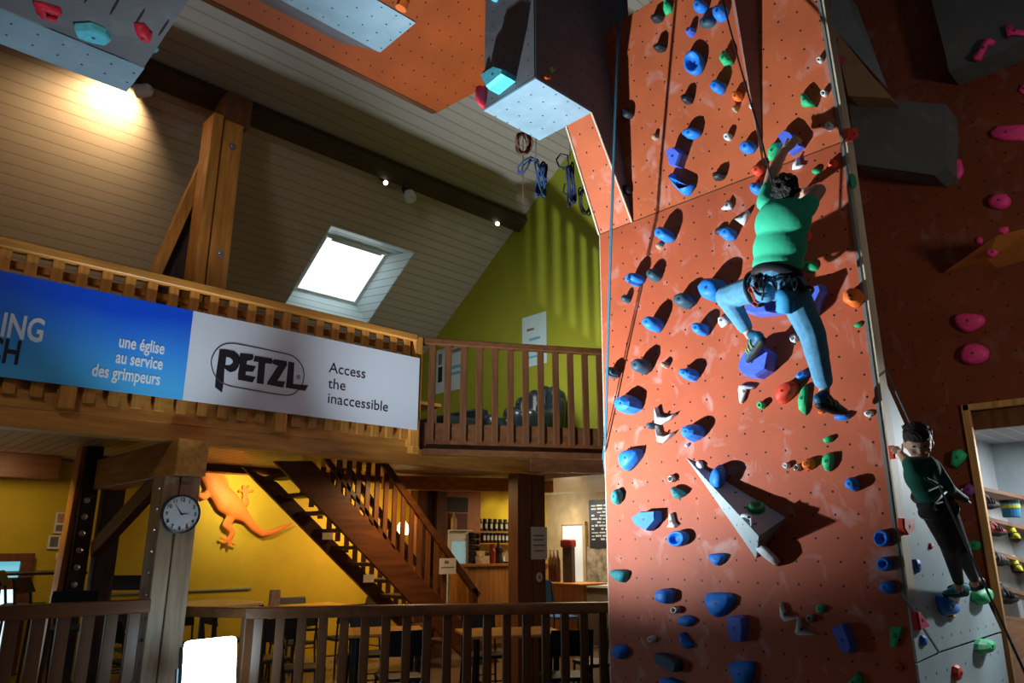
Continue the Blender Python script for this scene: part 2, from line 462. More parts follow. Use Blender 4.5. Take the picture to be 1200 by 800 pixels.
for i in range(6):
    z = 2.05-i*.17
    struct(quick('bolt_head', lambda b: lathe(b, (2.22, 8.84, z), (0, -1, 0), [(.03, -.01), (.03, .012), (.015, .02), (.013, .03)], 10), M['steel']))
for i in range(9):
    z = 2.05-i*.17
    struct(quick('bolt_head', lambda b: lathe(b, (2.202, 6.60, z), (-1, -.3, 0), [(.014, -.01), (.014, .012), (.005, .02)], 8), M['steel']))
# bar pole and others
struct(quick('post_bar', lambda b: (box(b, (6.42, YB+.02, 0), (6.66, YB+.2, 2.45)), box(b, (6.68, YB+.02, 0), (6.90, YB+.2, 2.45))), M['brown_z'], bev=.006), 'dark paired post in front of the bar')
struct(quick('post_stair', lambda b: (box(b, (at(488, 640, 1, 9.3).x, 9.3, 0), (at(499, 640, 1, 9.3).x, 9.5, 2.62)), box(b, (at(511, 640, 1, 9.3).x, 9.3, 0), (at(523, 640, 1, 9.3).x, 9.5, 2.62))), M['brown_z'], bev=.006))
struct(quick('post_stair_core', lambda b: box(b, (at(499, 640, 1, 9.3).x, 9.36, 0), (at(511, 640, 1, 9.3).x, 9.46, 2.62)), M['dark_z']))
struct(quick('beam_stair', lambda b: beam(b, (6.2, 9.25, 2.48), (8.6, 8.1, 2.48), .2, .2), M['pine'], bev=.006))
struct(quick('beam_bar', lambda b: beam(b, (6.3, 6.3, 2.52), (8.2, 5.25, 2.52), .16, .16), M['brown'], bev=.006))
# ---------------------------------------------------- climbing tower
ZCR = at(800, 238, 0, XT).z
cre = pts([(703, 275), (985, 180)], 0, XT)
NL = V3((-1, 0, 0))
OV = math.radians(10)
NU = V3((-math.cos(OV), 0, -math.sin(OV)))
PU = V3((XT, 3, ZCR))
lowpoly = [V3((XT, YT, 0)), V3((XT, YT, ZCR)), V3((XT, 4.19, ZCR)), at(709, 530, 0, XT), at(716, 800, 0, XT), V3((XT, 4.25, 0))]
struct(quick('wall_tower', lambda b: prism(b, lowpoly, (.11, 0, 0)), M['orange']), 'orange climbing tower face dotted with blue holds')
YS = 3.80                       # plane of the grey prow's side
t0 = onp(962, 0, PU, NU); d0 = (t0 - V3((XT, YT, ZCR)))
topR = V3((XT, YT, ZCR)) + d0*1.7
def uz(y, z): return V3((XT - math.tan(OV)*(z-ZCR), y, z))
uppoly = [V3((XT, YT, ZCR)), topR, uz(YS+.05, topR.z), V3((XT, YS+.05, ZCR))]
struct(quick('wall_tower_overhang', lambda b: prism(b, uppoly, (.11, 0, .0)), M['orange_up']), 'overhanging upper orange face of the tower')
struct(quick('trim_crease', lambda b: beam(b, V3((XT-.002, YT, ZCR)), V3((XT-.002, 4.19, ZCR)), .006, .008), M['brown']))
# plywood edge on the right arete and the strip beside it
def edge(b, off, w, y0):
    low = [V3((XT-.004+off, YT-y0, .0+1.27)), V3((XT-.004+off, YT-y0, ZCR)), topR + V3((-.004+off, -y0, 0))]
    for p, q in zip(low, low[1:]):
        prism(b, [p, q, q + V3((w, 0, 0)), p + V3((w, 0, 0))], (0, y0+.01, 0))
struct(quick('trim_arete', lambda b: edge(b, 0, .13, .02), M['plywood']), 'pale plywood edge of the tower')
struct(quick('trim_arete_strip', lambda b: (beam(b, (XT-.006, YT+.012, 1.27), (XT-.006, YT+.012, ZCR), .02, .012, (1, 0, 0)), beam(b, (XT-.006, YT+.012, ZCR), topR + V3((-.006, .012, 0)), .02, .012, (1, 0, 0))), M['metal_edge']))
struct(quick('trim_left_edge', lambda b: prism(b, [lowpoly[2], lowpoly[3], lowpoly[4], lowpoly[4] + V3((0, .008, 0)), lowpoly[3] + V3((0, .008, 0)), lowpoly[2] + V3((0, .008, 0))], (.1, 0, 0)), M['plywood']))
# the grey slab on the tower's right side (two boards with a joint)
s1 = pts([(1045, 470), (1062, 507), (1116, 617), (1156, 707), (1171, 739)], 1, YT)
s1 = [V3((XT+.13, YT, 2.68))] + s1[1:5] + [at(1100, 762, 1, YT), V3((XT, YT, .9))] + [V3((XT, YT, 1.27)), V3((XT+.1, YT, 1.27))]
struct(quick('wall_tower_side', lambda b: prism(b, s1, (0, -.014, 0)), M['slab']), 'pale grey slab on the side of the tower')
s2 = [at(1100, 765, 1, YT), at(1171, 742, 1, YT), at(1180, 800, 1, YT), at(1192, 870, 1, YT), V3((XT, YT, 0)), V3((XT, YT, .885))]
struct(quick('wall_tower_side_base', lambda b: prism(b, s2, (0, -.014, 0)), M['slab']))
struct(quick('trim_slab_joint', lambda b: beam(b, at(1056, 695, 1, YT-.015), at(1101, 764, 1, YT-.015), .012, .006, (0, 1, 0)), M['metal_edge']))
struct(quick('wall_tower_core', lambda b: prism(b, [V3((XT+.111, YT+.001, 0)), V3((7.05, YT+.001, 0)), V3((7.0, YT+.001, .7)), V3((XT+.111, YT+.001, 2.6))], (0, 2.2, 0)), M['void']))
# ---------------------------------------------------- grey prow at the tower top (block + slanted orange soffit)
BX0 = at(632, 90, 0, 4.42)[0]
bz = None
c_far0 = at(693, 132, 1, YS+.0)
ZB = c_far0.z
n_, l_, f_ = at(632, 90, 2, ZB), at(567, 130, 2, ZB), at(630, 163, 2, ZB)
bx0, bx1, by0, by1 = n_.x, c_far0.x, YS, l_.y
def prow(b): box(b, (bx0, by0, ZB), (bx1, by1, 10))
pw = struct(quick('wall_prow', lambda b: box(b, (bx0, by0, ZB+.01), (bx1, by1, 10)), M['grey_x']), 'grey hanging prow beside the tower')
struct(quick('wall_prow_underside', lambda b: box(b, (bx0-.004, by0-.004, ZB), (bx1, by1, ZB+.02)), M['grey_b']), 'grey prow underside tinted as lit by the cool lamp')
struct(quick('wall_prow_side', lambda b: prism(b, [V3((bx0, by0-.005, ZB+.02)), V3((bx1, by0-.005, ZB+.02)), V3((XT, by0-.005, ZCR)), V3((XT+.1, by0-.005, ZCR)), V3((XT+.1, by0-.005, 10)), V3((bx0, by0-.005, 10))], (0, .02, 0)), M['grey_y']))
oq = [V3((bx1, YS, ZB)), V3((bx1, at(660, 145, 2, ZB).y, ZB)), V3((XT, 4.19, ZCR)), V3((XT, YS, ZCR))]
struct(quick('wall_prow_soffit', lambda b: prism(b, oq, (.05, 0, .06)), M['orange_up']), 'orange slanted panel joining prow and tower')
struct(quick('trim_prow_soffit', lambda b: (beam(b, oq[0]+V3((-.005, -.005, 0)), oq[3]+V3((-.005, -.005, 0)), .016, .016), beam(b, oq[1]+V3((-.005, .005, 0)), oq[2]+V3((-.005, .005, 0)), .016, .016)), M['plywood']))
# arete wedge high on the tower
wv = [onp(862, -60, PU, NU), onp(880, -60, PU, NU), onp(894, 195, PU, NU), onp(856, -60, PU, NU)]
def wedge(b):
    tip = onp(894, 197, PU, NU)
    tl = onp(842, -80, PU, NU); tr = onp(884, -80, PU, NU)
    rg = tl.lerp(tr, .55) + NU*.28
    v = [b.verts.new(p) for p in (tip, tl, tr, rg)]
    for f in ((0, 1, 3), (0, 3, 2), (1, 2, 3), (0, 2, 1)): b.faces.new([v[i] for i in f])
WEDGE = struct(quick('wall_arete_wedge', wedge, panel('pinkish_grey_panel', (.34, .17, .14), (1, 2), chalk=.3, holes=False)), 'long thin pinkish grey wedge high on the tower')
# ---------------------------------------------------- hanging roof volumes, top left
def hang(name, near0, near1, far0, far1, z, topend, extra=None, lab=None):
    A, B, C_, D = at(*near0, 2, z), at(*near1, 2, z), at(*far0, 2, z), at(*far1, 2, z)
    y0 = (A.y+B.y)/2; y1 = (C_.y+D.y)/2; x1 = (B.x+D.x)/2
    te = at(*topend, 1, y0-.75)
    k = 2.2/(te.z-z)
    dv = V3((0, te.y-y0, te.z-z))*k
    def f(b):
        q = [V3((x1-6, y0, z+.012)), V3((x1, y0, z+.012)), V3((x1, y1, z+.012)), V3((x1-6, y1, z+.012))]
        prism(b, q, (dv.x, dv.y, dv.z))
    struct(quick(name, f, M['grey_y']), lab)
    def u(b):
        q = extra(x1, y0, y1, z) if extra else [(x1-6, y0-.004, z), (x1+.004, y0-.004, z), (x1+.004, y1, z), (x1-6, y1, z)]
        prism(b, q, (0, 0, .014))
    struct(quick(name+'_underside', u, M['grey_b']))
    return x1, y0, y1, dv
HL = hang('wall_hanging_left', (0, 10), (166, 80), (0, 52), (150, 108), 5.0, (190, 0), None, 'dark grey hanging volume at the top left')
HM = hang('wall_hanging_middle', (437, 0), (487, 25), (325, 0), (447, 61), 6.2, (489, 0), None, 'grey hanging volume with an underside tinted as lit, top middle')
# big orange overhang under the roof
e0, e1 = at(245, 0, 1, 6.3), at(512, 132, 1, 6.3)
ez = (e0.z+e1.z)/2
TI = math.radians(30)
NO = V3((0, -math.sin(TI), -math.cos(TI)))
PO = V3((3, 6.3, ez))
def o_(x, y): return onp(x, y, PO, NO)
op = [V3((e0.x-5, 6.3, ez)), V3((e1.x, 6.3, ez)), o_(572, 100), o_(600, 85), o_(600, -200), o_(200, -330)]
struct(quick('ceiling_overhang', lambda b: prism(b, op, NO*-.08), M['orange_ceil']), 'orange overhang panel under the roof')
struct(quick('trim_overhang', lambda b: prism(b, [op[0]+V3((0, -.01, -.003)), op[1]+V3((0, -.01, -.003)), op[1]+V3((0, .1, .03)), op[0]+V3((0, .1, .03))], (0, .0, .06)), M['brown']))
# ---------------------------------------------------- right hand hall: dark climbing walls, shop opening
XR = 7.3
dl, dt = at(1128, 476, 0, XR).y, at(1128, 476, 0, XR).z
def rw(b):
    box(b, (XR, dl, 0), (XR+.15, 4.1, 9)); box(b, (XR, -5, dt), (XR+.15, dl, 9)); box(b, (XR, -5, 0), (XR+.15, .2, dt))
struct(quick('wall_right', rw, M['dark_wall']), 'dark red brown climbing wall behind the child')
def rfr(b):
    box(b, (XR-.025, dl-.05, 0), (XR+.03, dl+.01, dt+.01)); box(b, (XR-.025, .2, dt-.045), (XR+.03, dl, dt+.01))
struct(quick('door_1', rfr, wood('pale_pine_frame', (.50, .27, .08), 2), bev=.004), 'pine frame of the shop opening')
struct(quick('trim_jamb', lambda b: (box(b, (XR+.03, dl-.012, 0), (XR+.16, dl+.02, dt)), box(b, (XR+.03, .2, dt-.03), (XR+.16, dl, dt+.02))), M['brown_z']))
struct(quick('trim_header', lambda b: box(b, (XR+.12, .1, dt-.20), (XR+.16, dl, dt+.02)), M['brown_z']))
struct(quick('ceiling_shop', lambda b: box(b, (XR+.15, -3, 2.72), (11.2, 4, 2.85)), M['shopceil']), 'grey boarded shop ceiling')
struct(quick('wall_shop', lambda b: box(b, (9.9, -3, 0), (10.0, 4, 2.72)), mat('pale_blue_shop_wall', (.40, .48, .52), .7, .06)), 'pale blue shop wall')
struct(quick('wall_shop_left', lambda b: box(b, (XR+.15, 2.32, 0), (10, 2.42, 2.72)), mat('pale_shop_side_wall', (.42, .46, .48), .7, .06)))
# dark overhangs high on the right
def rprism(name, poly, X, th, m, lab=None):
    return struct(quick(name, lambda b: prism(b, pts(poly, 0, X), (th, 0, 0)), m), lab)
rprism('wall_right_overhang', [(994, 112), (1042, 117), (1108, 122), (1109, 196), (1095, 205), (1003, 192)], 6.95, .5, M['dark_grey'], 'charcoal bulge on the dark wall')
rprism('wall_right_wedge', [(976, 32), (1043, 115), (994, 112)], 6.7, .4, mat('raw_plywood_wedge', (.30, .18, .09), .7), 'plain plywood wedge beside the tower top')
rprism('wall_right_panel', [(972, -10), (990, -10), (1026, 88), (976, 32)], 6.8, .3, mat('blue_grey_panel', (.22, .26, .28), .6))
rprism('wall_right_top', [(1084, -30), (1260, -30), (1260, 20), (1178, 58), (1112, 84), (1107, 60)], 7.0, .35, M['dark_grey'], 'charcoal overhang at the top right')
def fin(b):
    q = [at(1107, 318, 0, 7.25), at(1168, 276, 0, 6.75), at(1215, 264, 0, 6.7), at(1215, 274, 0, 6.75), at(1157, 304, 0, 7.0)]
    a = q[0]; back = [V3((XR+.02, p.y, p.z)) for p in q]
    v = [b.verts.new(p) for p in q]; w = [b.verts.new(p) for p in back]
    b.faces.new(v); b.faces.new(w[::-1])
    for i in range(5): b.faces.new((v[i], w[i], w[(i+1) % 5], v[(i+1) % 5]))
tag(quick('climbing_volume', fin, mat('ochre_orange_volume_paint', (.55, .19, .03), .6)), 'pointed ochre orange volume jutting from the dark wall, upper right', 'climbing volume')
# room shell behind the camera
struct(quick('wall_left', lambda b: box(b, (-4, -6, 0), (-3.8, 13, 10)), M['roof']))
struct(quick('wall_rear', lambda b: box(b, (-4, -6.2, 0), (11.2, -6, 10)), M['dark_wall']))
# ================================================================== railings, banner, stair, strobe
def railing(name, label, xs_or_pts, z0, z1, w, m_r, m_b, cat='railing', d=None, n=None, rail_h=.07, rail_w=.1, bw=.045, bd=.03, post_ends=False, grp=None, low_rail=None):
    """xs_or_pts: two ground points; n balusters between them"""
    A, B = V3(xs_or_pts[0]), V3(xs_or_pts[1])
    t = thing(name, label, cat, (A.x, A.y, z0), grp)
    u = (B-A).normalized()
    quick('handrail', lambda b: beam(b, A+V3((0, 0, z1-rail_h/2))-u*.02, B+V3((0, 0, z1-rail_h/2))+u*.02, rail_w, rail_h), m_r, t, bev=.008)
    if low_rail:
        quick('lower_rail', lambda b: beam(b, A+V3((0, 0, low_rail[0])), B+V3((0, 0, low_rail[0])), low_rail[1], low_rail[2]), m_r, t, bev=.006)
    first = None
    for i in range(n):
        p = A.lerp(B, (i+.5)/n)
        if first is None:
            first = quick('baluster', lambda b: beam(b, p+V3((0, 0, z0)), p+V3((0, 0, z1-rail_h*.9)), bw, bd, (u.y, -u.x, 0)), m_b, t, bev=.004)
            p0 = p
        else:
            c = first.copy(); COL.objects.link(c); c.parent = t
            c.matrix_parent_inverse = first.matrix_parent_inverse.copy()
            c.location = p - p0
    return t
r1 = railing('balcony_railing', 'orange pine gallery railing above the blue and white banner', ((-.36, YB-.06, 0), (4.70, YB-.06, 0)), 2.69, 3.88, 0, M['pine'], M['pine_z'], n=28, rail_h=.075, rail_w=.12, bw=.085, bd=.035)
quick('newel_post', lambda b: box(b, (4.70, YB-.11, 2.55), (4.80, YB+.02, 3.86)), M['pine_z'], r1, bev=.006)
quick('inner_shelf_rail', lambda b: box(b, (-.4, YB+.04, 3.70), (4.7, YB+.10, 3.76)), M['pine'], r1, bev=.005)
us2 = (K-J).normalized()
r2 = railing('balcony_railing', 'red brown gallery railing between the banner and the climbing tower', (J+us2*.11, K), 2.70, 3.87, 0, M['rail'], M['rail_z'], n=12, rail_h=.07, rail_w=.1, bw=.075, bd=.035)
n2v = V3((us2.y, -us2.x, 0))
quick('toe_board', lambda b: beam(b, J+us2*.10+V3((0, 0, 2.76))-n2v*.04, K+V3((0, 0, 2.76))-n2v*.04, .05, .30), M['rail'], r2, bev=.005)
quick('lower_fascia', lambda b: beam(b, J+us2*.12+V3((0, 0, 2.58))-n2v*.0, K+V3((0, 0, 2.58))-n2v*.0, .12, .07), M['rail'], r2, bev=.005)
# lower railings
railing('floor_railing', 'brown slatted railing in the lower left corner left of the clock post', ((.2, 6.34, 0), (2.12, 6.34, 0)), .05, 1.19, 0, M['rail'], M['rail_z'], n=12, rail_h=.10, rail_w=.09, bw=.085, bd=.04, low_rail=(.15, .05, .08))
e_a, e_b = at(292, 711, 2, 1.1), at(716, 705, 2, 1.1)
r4 = railing('floor_railing', 'long red brown slatted railing in front of the cafe tables', (V3((e_a.x, e_a.y, 0)), V3((e_b.x, e_b.y, 0))), .05, 1.1, 0, M['rail'], M['rail_z'], n=18, rail_h=.09, rail_w=.12, bw=.075, bd=.035, low_rail=(.14, .05, .08))
quick('return_rail', lambda b: beam(b, (e_a.x, e_a.y, 1.055), (2.52, 6.72, 1.055), .1, .08), M['rail'], r4, bev=.008)
quick('end_post', lambda b: beam(b, (e_a.x, e_a.y, 0), (e_a.x, e_a.y, 1.02), .08, .08, (1, 0, 0)), M['rail_z'], r4, bev=.006)

# ---------------------------------------------------- banner
BYP = YB-.13
bl = [V3((-.45, BYP, 2.79)), V3((-.45, BYP, 3.60))]
xs, xe, zb, zt = 2.245, 4.745, 2.80, 3.605
ban = thing('banner', 'long blue and white sponsor banner hung along the gallery railing', 'banner', (2, BYP, zb))
def grad(name, c0, c1, z0, z1):
    m, t, b = nodes(name)
    tc = t.nodes.new('ShaderNodeTexCoord'); sp = t.nodes.new('ShaderNodeSeparateXYZ')
    t.links.new(tc.outputs['Object'], sp.inputs[0])
    no = t.nodes.new('ShaderNodeTexNoise'); no.inputs['Scale'].default_value = 1.3
    t.links.new(tc.outputs['Object'], no.inputs['Vector'])
    mr = t.nodes.new('ShaderNodeMapRange'); mr.inputs[1].default_value = z0; mr.inputs[2].default_value = z1
    t.links.new(mth(t, 'ADD', sp.outputs[2], mth(t, 'MULTIPLY', no.outputs['Fac'], .2)), mr.inputs[0])
    t.links.new(mixc(t, mr.outputs[0], c0, c1), b.inputs['Base Color'])
    b.inputs['Roughness'].default_value = .45
    return m
quick('blue_sheet', lambda b: box(b, (-.45, BYP, zb), (xs, BYP+.012, zt)), grad('printed_blue_gradient', (.06, .40, .80), (.0, .075, .72), 2.95, 3.60), ban)['label'] = 'blue printed half'
quick('white_sheet', lambda b: box(b, (xs, BYP-.001, zb), (xe, BYP+.012, zt)), mat('white_banner_sheet', (.62, .66, .74), .45, .03, 1), ban)['label'] = 'white printed half'
INK = mat('dark_ink', (.012, .012, .018), .5, 0)
PALE = mat('pale_ink', (.62, .72, .80), .5, 0)
def text(name, s, x, z, size, m, parent, y=BYP-.003, sx=1.0, align='LEFT', bold=0.0, rot=None, shear=0, axis='Y', loc=None):
    c = bpy.data.curves.new(name, 'FONT')
    c.body = s; c.size = size; c.align_x = align; c.offset = bold; c.extrude = .0008; c.shear = shear
    c.space_line = .95; c.resolution_u = 3
    c.materials.append(m)
    o = bpy.data.objects.new(name, c); COL.objects.link(o)
    R = Matrix.Rotation(math.radians(90), 4, 'X')
    if axis == 'X': R = Matrix.Rotation(math.radians(-90), 4, 'Z') @ R
    o.parent = parent
    o.matrix_parent_inverse = Matrix.Translation(-parent.location)
    bpy.context.view_layer.update()
    me = bpy.data.meshes.new_from_object(o.evaluated_get(bpy.context.evaluated_depsgraph_get()))
    me.transform(Matrix.Translation(loc if loc is not None else V3((x, y, z))) @ R @ Matrix.Diagonal((sx, 1, 1, 1)))
    bpy.data.objects.remove(o); bpy.data.curves.remove(c)
    o = bpy.data.objects.new(name, me); COL.objects.link(o)
    o.parent = parent
    o.matrix_parent_inverse = Matrix.Translation(-parent.location)
    return o
def bx(px, py): p = at(px, py, 1, BYP); return p.x, p.z
x, z = bx(50, 401); text('lettering', 'RING', x, z-.0, .26, PALE, ban, sx=.62, align='RIGHT', bold=.006)
x, z = bx(22, 427); text('lettering', 'RCH', x, z-.0, .26, INK, ban, sx=.62, align='RIGHT', bold=.006)
for s, p in (('une église', (192, 415)), ('au service', (190, 433)), ('des grimpeurs', (187, 451))):
    x, z = bx(*p); text('lettering', s, x, z, .148, PALE, ban, sx=.62, align='RIGHT', bold=.0035)
for s, p in (('Access', (385, 436)), ('the', (384, 454.5)), ('inaccessible', (383, 472))):
    x, z = bx(*p); text('lettering', s, x, z, .152, INK, ban, sx=1.02)
# the oval logo: outlined capsule and heavy italic letters
def bq(l): return [at(px, py, 1, BYP-.002) for px, py in l]
def logo(b):
    L = [[(160,128),(230,132),(320,150),(365,190),(378,230),(365,320),(330,365),(280,380),(245,365),(213,335),(205,480),(185,600),(110,540),(118,420)],
         [(385,172),(520,185),(530,215),(515,245),(455,258),(450,295),(555,315),(520,375),(445,370),(440,408),(550,430),(515,490),(360,460),(358,400),(375,300),(360,250)],
         [(540,200),(725,228),(738,260),(720,290),(655,280),(635,510),(560,495),(580,268),(525,262)],
         [(745,235),(885,258),(890,300),(785,470),(870,480),(845,545),(670,510),(680,480),(790,310),(730,285)],
         [(905,262),(968,275),(955,505),(1120,520),(1085,580),(875,545)]]
    for l in L:
        prism(b, bq([(240+x/9.23, 395+y/9.23) for x, y in l]), (0, -.002, 0))
quick('logo_letters', logo, INK, ban)
quick('logo_counter', lambda b: prism(b, [p+V3((0, -.0025, 0)) for p in bq([(240+x/9.23, 395+y/9.23) for x, y in ((232,215),(270,222),(300,250),(300,275),(270,300),(222,300))])], (0, -.0006, 0)), ban.children[1].data.materials[0], ban)
def oval(b):
    P = [(260,66),(340,68),(880,178),(960,205),(1030,270),(1070,350),(1074,430),(1050,530),(990,595),(930,626),(860,630),(330,540),(215,515),(120,440),(80,350),(66,260),(88,190),(130,125),(190,82)]
    P = bq([(240+x/9.23, 395+y/9.23) for x, y in P])
    # round the outline off
    for _ in range(2):
        P = [q for i in range(len(P)) for q in (P[i].lerp(P[(i+1) % len(P)], .25), P[i].lerp(P[(i+1) % len(P)], .75))]
    tube(b, P, .005, 5, True)
quick('logo_oval', oval, INK, ban)
x, z = bx(347, 444); text('lettering', '®', x, z, .06, INK, ban)
# ---------------------------------------------------- stair
st = thing('staircase', 'brown open timber staircase rising to the gallery in front of the yellow wall', 'staircase', (5.6, 8.2, 0))
n0 = pts([(322, 540), (467, 691), (490, 716), (520, 716), (480, 666), (366, 540)], 1, 8.2)
def stringer(dy):
    d = (n0[1]-n0[0]).normalized()
    lo0, hi0 = n0[0], n0[5]
    k = (lo0.z-0)/-d.z
    lo1 = lo0 + d*k
    k2 = (hi0.z-0)/-d.z
    hi1 = hi0 + d*k2
    return [V3((p.x, 8.2+dy, p.z)) for p in (lo0, lo1, hi1, hi0)]
quick('stringer', lambda b: prism(b, stringer(0), (0, .06, 0)), M['brown'], st, bev=.004)
quick('stringer', lambda b: prism(b, [q if i_ < 2 else q+V3((0, 0, -.20)) for i_, q in enumerate(stringer(.88))], (0, .06, 0)), M['brown'], st, bev=.004)
dS = (n0[1]-n0[0]).normalized()
mid0 = n0[0].lerp(n0[5], .5)
for i in range(11):
    zz = 2.42-i*.215
    if zz < .1: break
    xx = mid0.x + (zz-mid0.z)/dS.z*dS.x
    quick('tread', lambda b: box(b, (xx-.13, 8.26, zz-.025), (xx+.15, 9.08, zz+.02)), M['brown_z'], st, bev=.004)
h0, h1 = at(446, 538, 1, 8.2), at(556, 692, 1, 8.2)
dh = (h1-h0).normalized()
quick('handrail', lambda b: beam(b, h0-dh*.9, h1+dh*.1, .06, .09), M['rail'], st, bev=.006)
quick('handrail', lambda b: beam(b, h0-dh*.9+V3((0, .9, 0)), h1+dh*.1+V3((0, .9, 0)), .06, .09), M['rail'], st, bev=.006)
quick('lower_rail', lambda b: beam(b, h0-dh*.9+V3((-.42, .03, -.42)), h1+dh*.1+V3((-.42, .03, -.42)), .05, .06), M['rail'], st, bev=.006)
for side in (0.0, .9):
    for i in range(13):
        q = h0-dh*.85+dh*(i*.205)
        zlow = n0[3].z + 0
        drop = 1.06
        quick('baluster', lambda b: box(b, (q.x-.035, 8.205+side, max(q.z-drop, .05)), (q.x+.035, 8.235+side, q.z)), M['brown_z'], st, bev=.003)
quick('newel_post', lambda b: box(b, (h1.x-.06, 8.17, 0), (h1.x+.04, 8.26, h1.z+.04)), M['rail_z'], st, bev=.006)
# ---------------------------------------------------- strobe lamp on a stand
sl = thing('studio_lamp', 'glowing white square studio lamp on a stand before the railing', 'lamp', (STROBE.x, STROBE.y, 0))
cdir = V3((-.28, -.96, .0)).normalized()
def rot_to(d):
    q = d.to_track_quat('-Y', 'Z').to_matrix()
    return q
Rm = rot_to(V3((.15, -.98, .12)))
def lbox(bm, c, hx, hy, hz, bev_=0):
    q = [V3(c) + Rm @ V3((a*hx, -hy, d*hz)) for a, d in ((-1, -1), (1, -1), (1, 1), (-1, 1))]
    prism(bm, q, Rm @ V3((0, 2*hy, 0)))
quick('diffuser', lambda b: (lbox(b, STROBE, .195, .06, .185), bevel(b, .045, 4)), mat('glowing_lamp_diffuser', (.9, .95, 1), emit=((.55, .85, 1), 22.0)), sl, smooth=True)
def hous(b):
    lbox(b, STROBE + Rm @ V3((0, .11, 0)), .165, .05, .15)
    bevel(b, .02, 2)
quick('housing', hous, M['blackm'], sl)
quick('yoke', lambda b: tube(b, [STROBE + Rm @ V3(p) for p in ((-.2, .1, 0), (-.2, .1, -.2), (0, .1, -.24), (.2, .1, -.2), (.2, .1, 0))], .012), M['blackm'], sl)
pb = STROBE + Rm @ V3((0, .1, -.24))
quick('stand_pole', lambda b: tube(b, [pb, (pb.x, pb.y, .12)], .016), M['blackm'], sl)
for k in range(3):
    a = k*2.094+.4
    quick('leg', lambda b: tube(b, [(pb.x, pb.y, .35), (pb.x+.38*math.cos(a), pb.y+.38*math.sin(a), .012)], .011), M['blackm'], sl)
# ---------------------------------------------------- roof lamps
def spotlamp(px, py, drop, aim, label, r=.075, L=.17, on=None, grp=None):
    p = onroof(px, py, drop)
    t = thing('spotlight', label, 'spotlight', p, grp)
    a = (V3(aim)-p).normalized()
    quick('lamp_head', lambda b: lathe(b, p-a*L/2, a, [(r*.55, 0), (r*.95, L*.18), (r, L*.5), (r*1.02, L), (r*.85, L+.004), (r*.8, L-.02), (.0, L-.03)], 18), M['white'] if not on else M['steel'], t, smooth=False)
    top = p + NR*(drop-.02)
    quick('bracket', lambda b: (tube(b, [p + V3((r+.012, 0, 0)), p + V3((r+.012, 0, 0)) + NR*(r+.03), top, p - V3((r+.012, 0, 0)) + NR*(r+.03), p - V3((r+.012, 0, 0))], .009), lathe(b, top-NR*.02, NR, [(.05, 0), (.05, .04)], 12)), M['blackm'], t)
    if on:
        quick('bulb', lambda b: ellip(b, p+a*(L/2), (r*.75,)*3), on, t, smooth=True)
    return p, a
p, a = spotlamp(169, 106, .26, onroof(60, 120), 'white spotlight under the dark purlin throwing a warm pool on the roof boards')
light('roof_spot_beam', 'SPOT', p+a*.11, onroof(60, 190, .0), 270, (1, .66, .33), .03, 128, 1.0)
spotlamp(480, 229, .22, onroof(480, 229)+V3((0, -1, -2)), 'unlit pale round spotlight hanging right of the small lit lamp on the purlin', r=.085, L=.15)
BULB = mat('glowing_bulb', (1, .9, .7), emit=((1, .9, .65), 9))
spotlamp(452, 214, .16, CAM, 'small lit lamp on the purlin beside the round unlit spotlight', r=.04, L=.06, on=BULB)
spotlamp(583, 262, .16, CAM, 'small lit lamp near the gable end of the purlin', r=.04, L=.06, on=BULB)
# ================================================================== climbing holds
PL = {
 'L': (V3((XT, 3, 1)), NL), 'U': (PU, NU),
 'A': (V3((XT+.06, YT-.021, 1)), V3((0, -1, 0))),                # plywood arete side
 'S': (V3((6, YT-.014, 1)), V3((0, -1, 0))),                     # grey slab
 'R': (V3((XR, 0, 0)), V3((-1, 0, 0))),                          # dark wall
 'PX': (V3((bx0-.002, 0, 0)), V3((-1, 0, 0))), 'PY': (V3((0, YS-.006, 0)), V3((0, -1, 0))),
}
HC = {
 'blue': (.018, .21, .78), 'slate': (.03, .075, .11), 'dark': (.02, .022, .028), 'violet': (.08, .15, .70), 'green': (.03, .50, .19),
 'dgreen': (.02, .33, .12), 'white': (.66, .70, .70), 'red': (.75, .06, .025), 'orange': (.85, .17, .02), 'pink': (.80, .05, .22), 'cyan': (.10, .55, .68),
 'tan': (.4, .28, .17), 'crimson': (.62, .02, .05), 'lime': (.45, .6, .05), 'teal': (.02, .30, .35), 'yellow': (.7, .5, .03), 'purple': (.25, .05, .28), 'steel': (.3, .3, .28),
}
HM_ = {k: mat('hold_'+k+'_resin', c, .55, .12, 25, .15) for k, c in HC.items()}
HM_['steel'] = mat('hanger_steel', (.35, .34, .3), .4, .1, 30, metal=.7)
BOLT = mat('bolt_black', (.01, .01, .012), .4, .05)
def offs(P, d):
    """inset a 2d outline by d (pixels)"""
    n = len(P); out = []
    ar = sum(P[i][0]*P[(i+1) % n][1]-P[(i+1) % n][0]*P[i][1] for i in range(n))
    s = 1 if ar > 0 else -1
    for i in range(n):
        x0, y0 = P[i-1]; x1, y1 = P[i]; x2, y2 = P[(i+1) % n]
        ax, ay = x1-x0, y1-y0; bx_, by_ = x2-x1, y2-y1
        la = math.hypot(ax, ay) or 1; lb = math.hypot(bx_, by_) or 1
        nx, ny = -ay/la-by_/lb, ax/la+bx_/lb
        ln = math.hypot(nx, ny) or 1
        k = d/max(.35, ln/2)
        out.append((x1+s*nx/ln*k, y1+s*ny/ln*k))
    return out
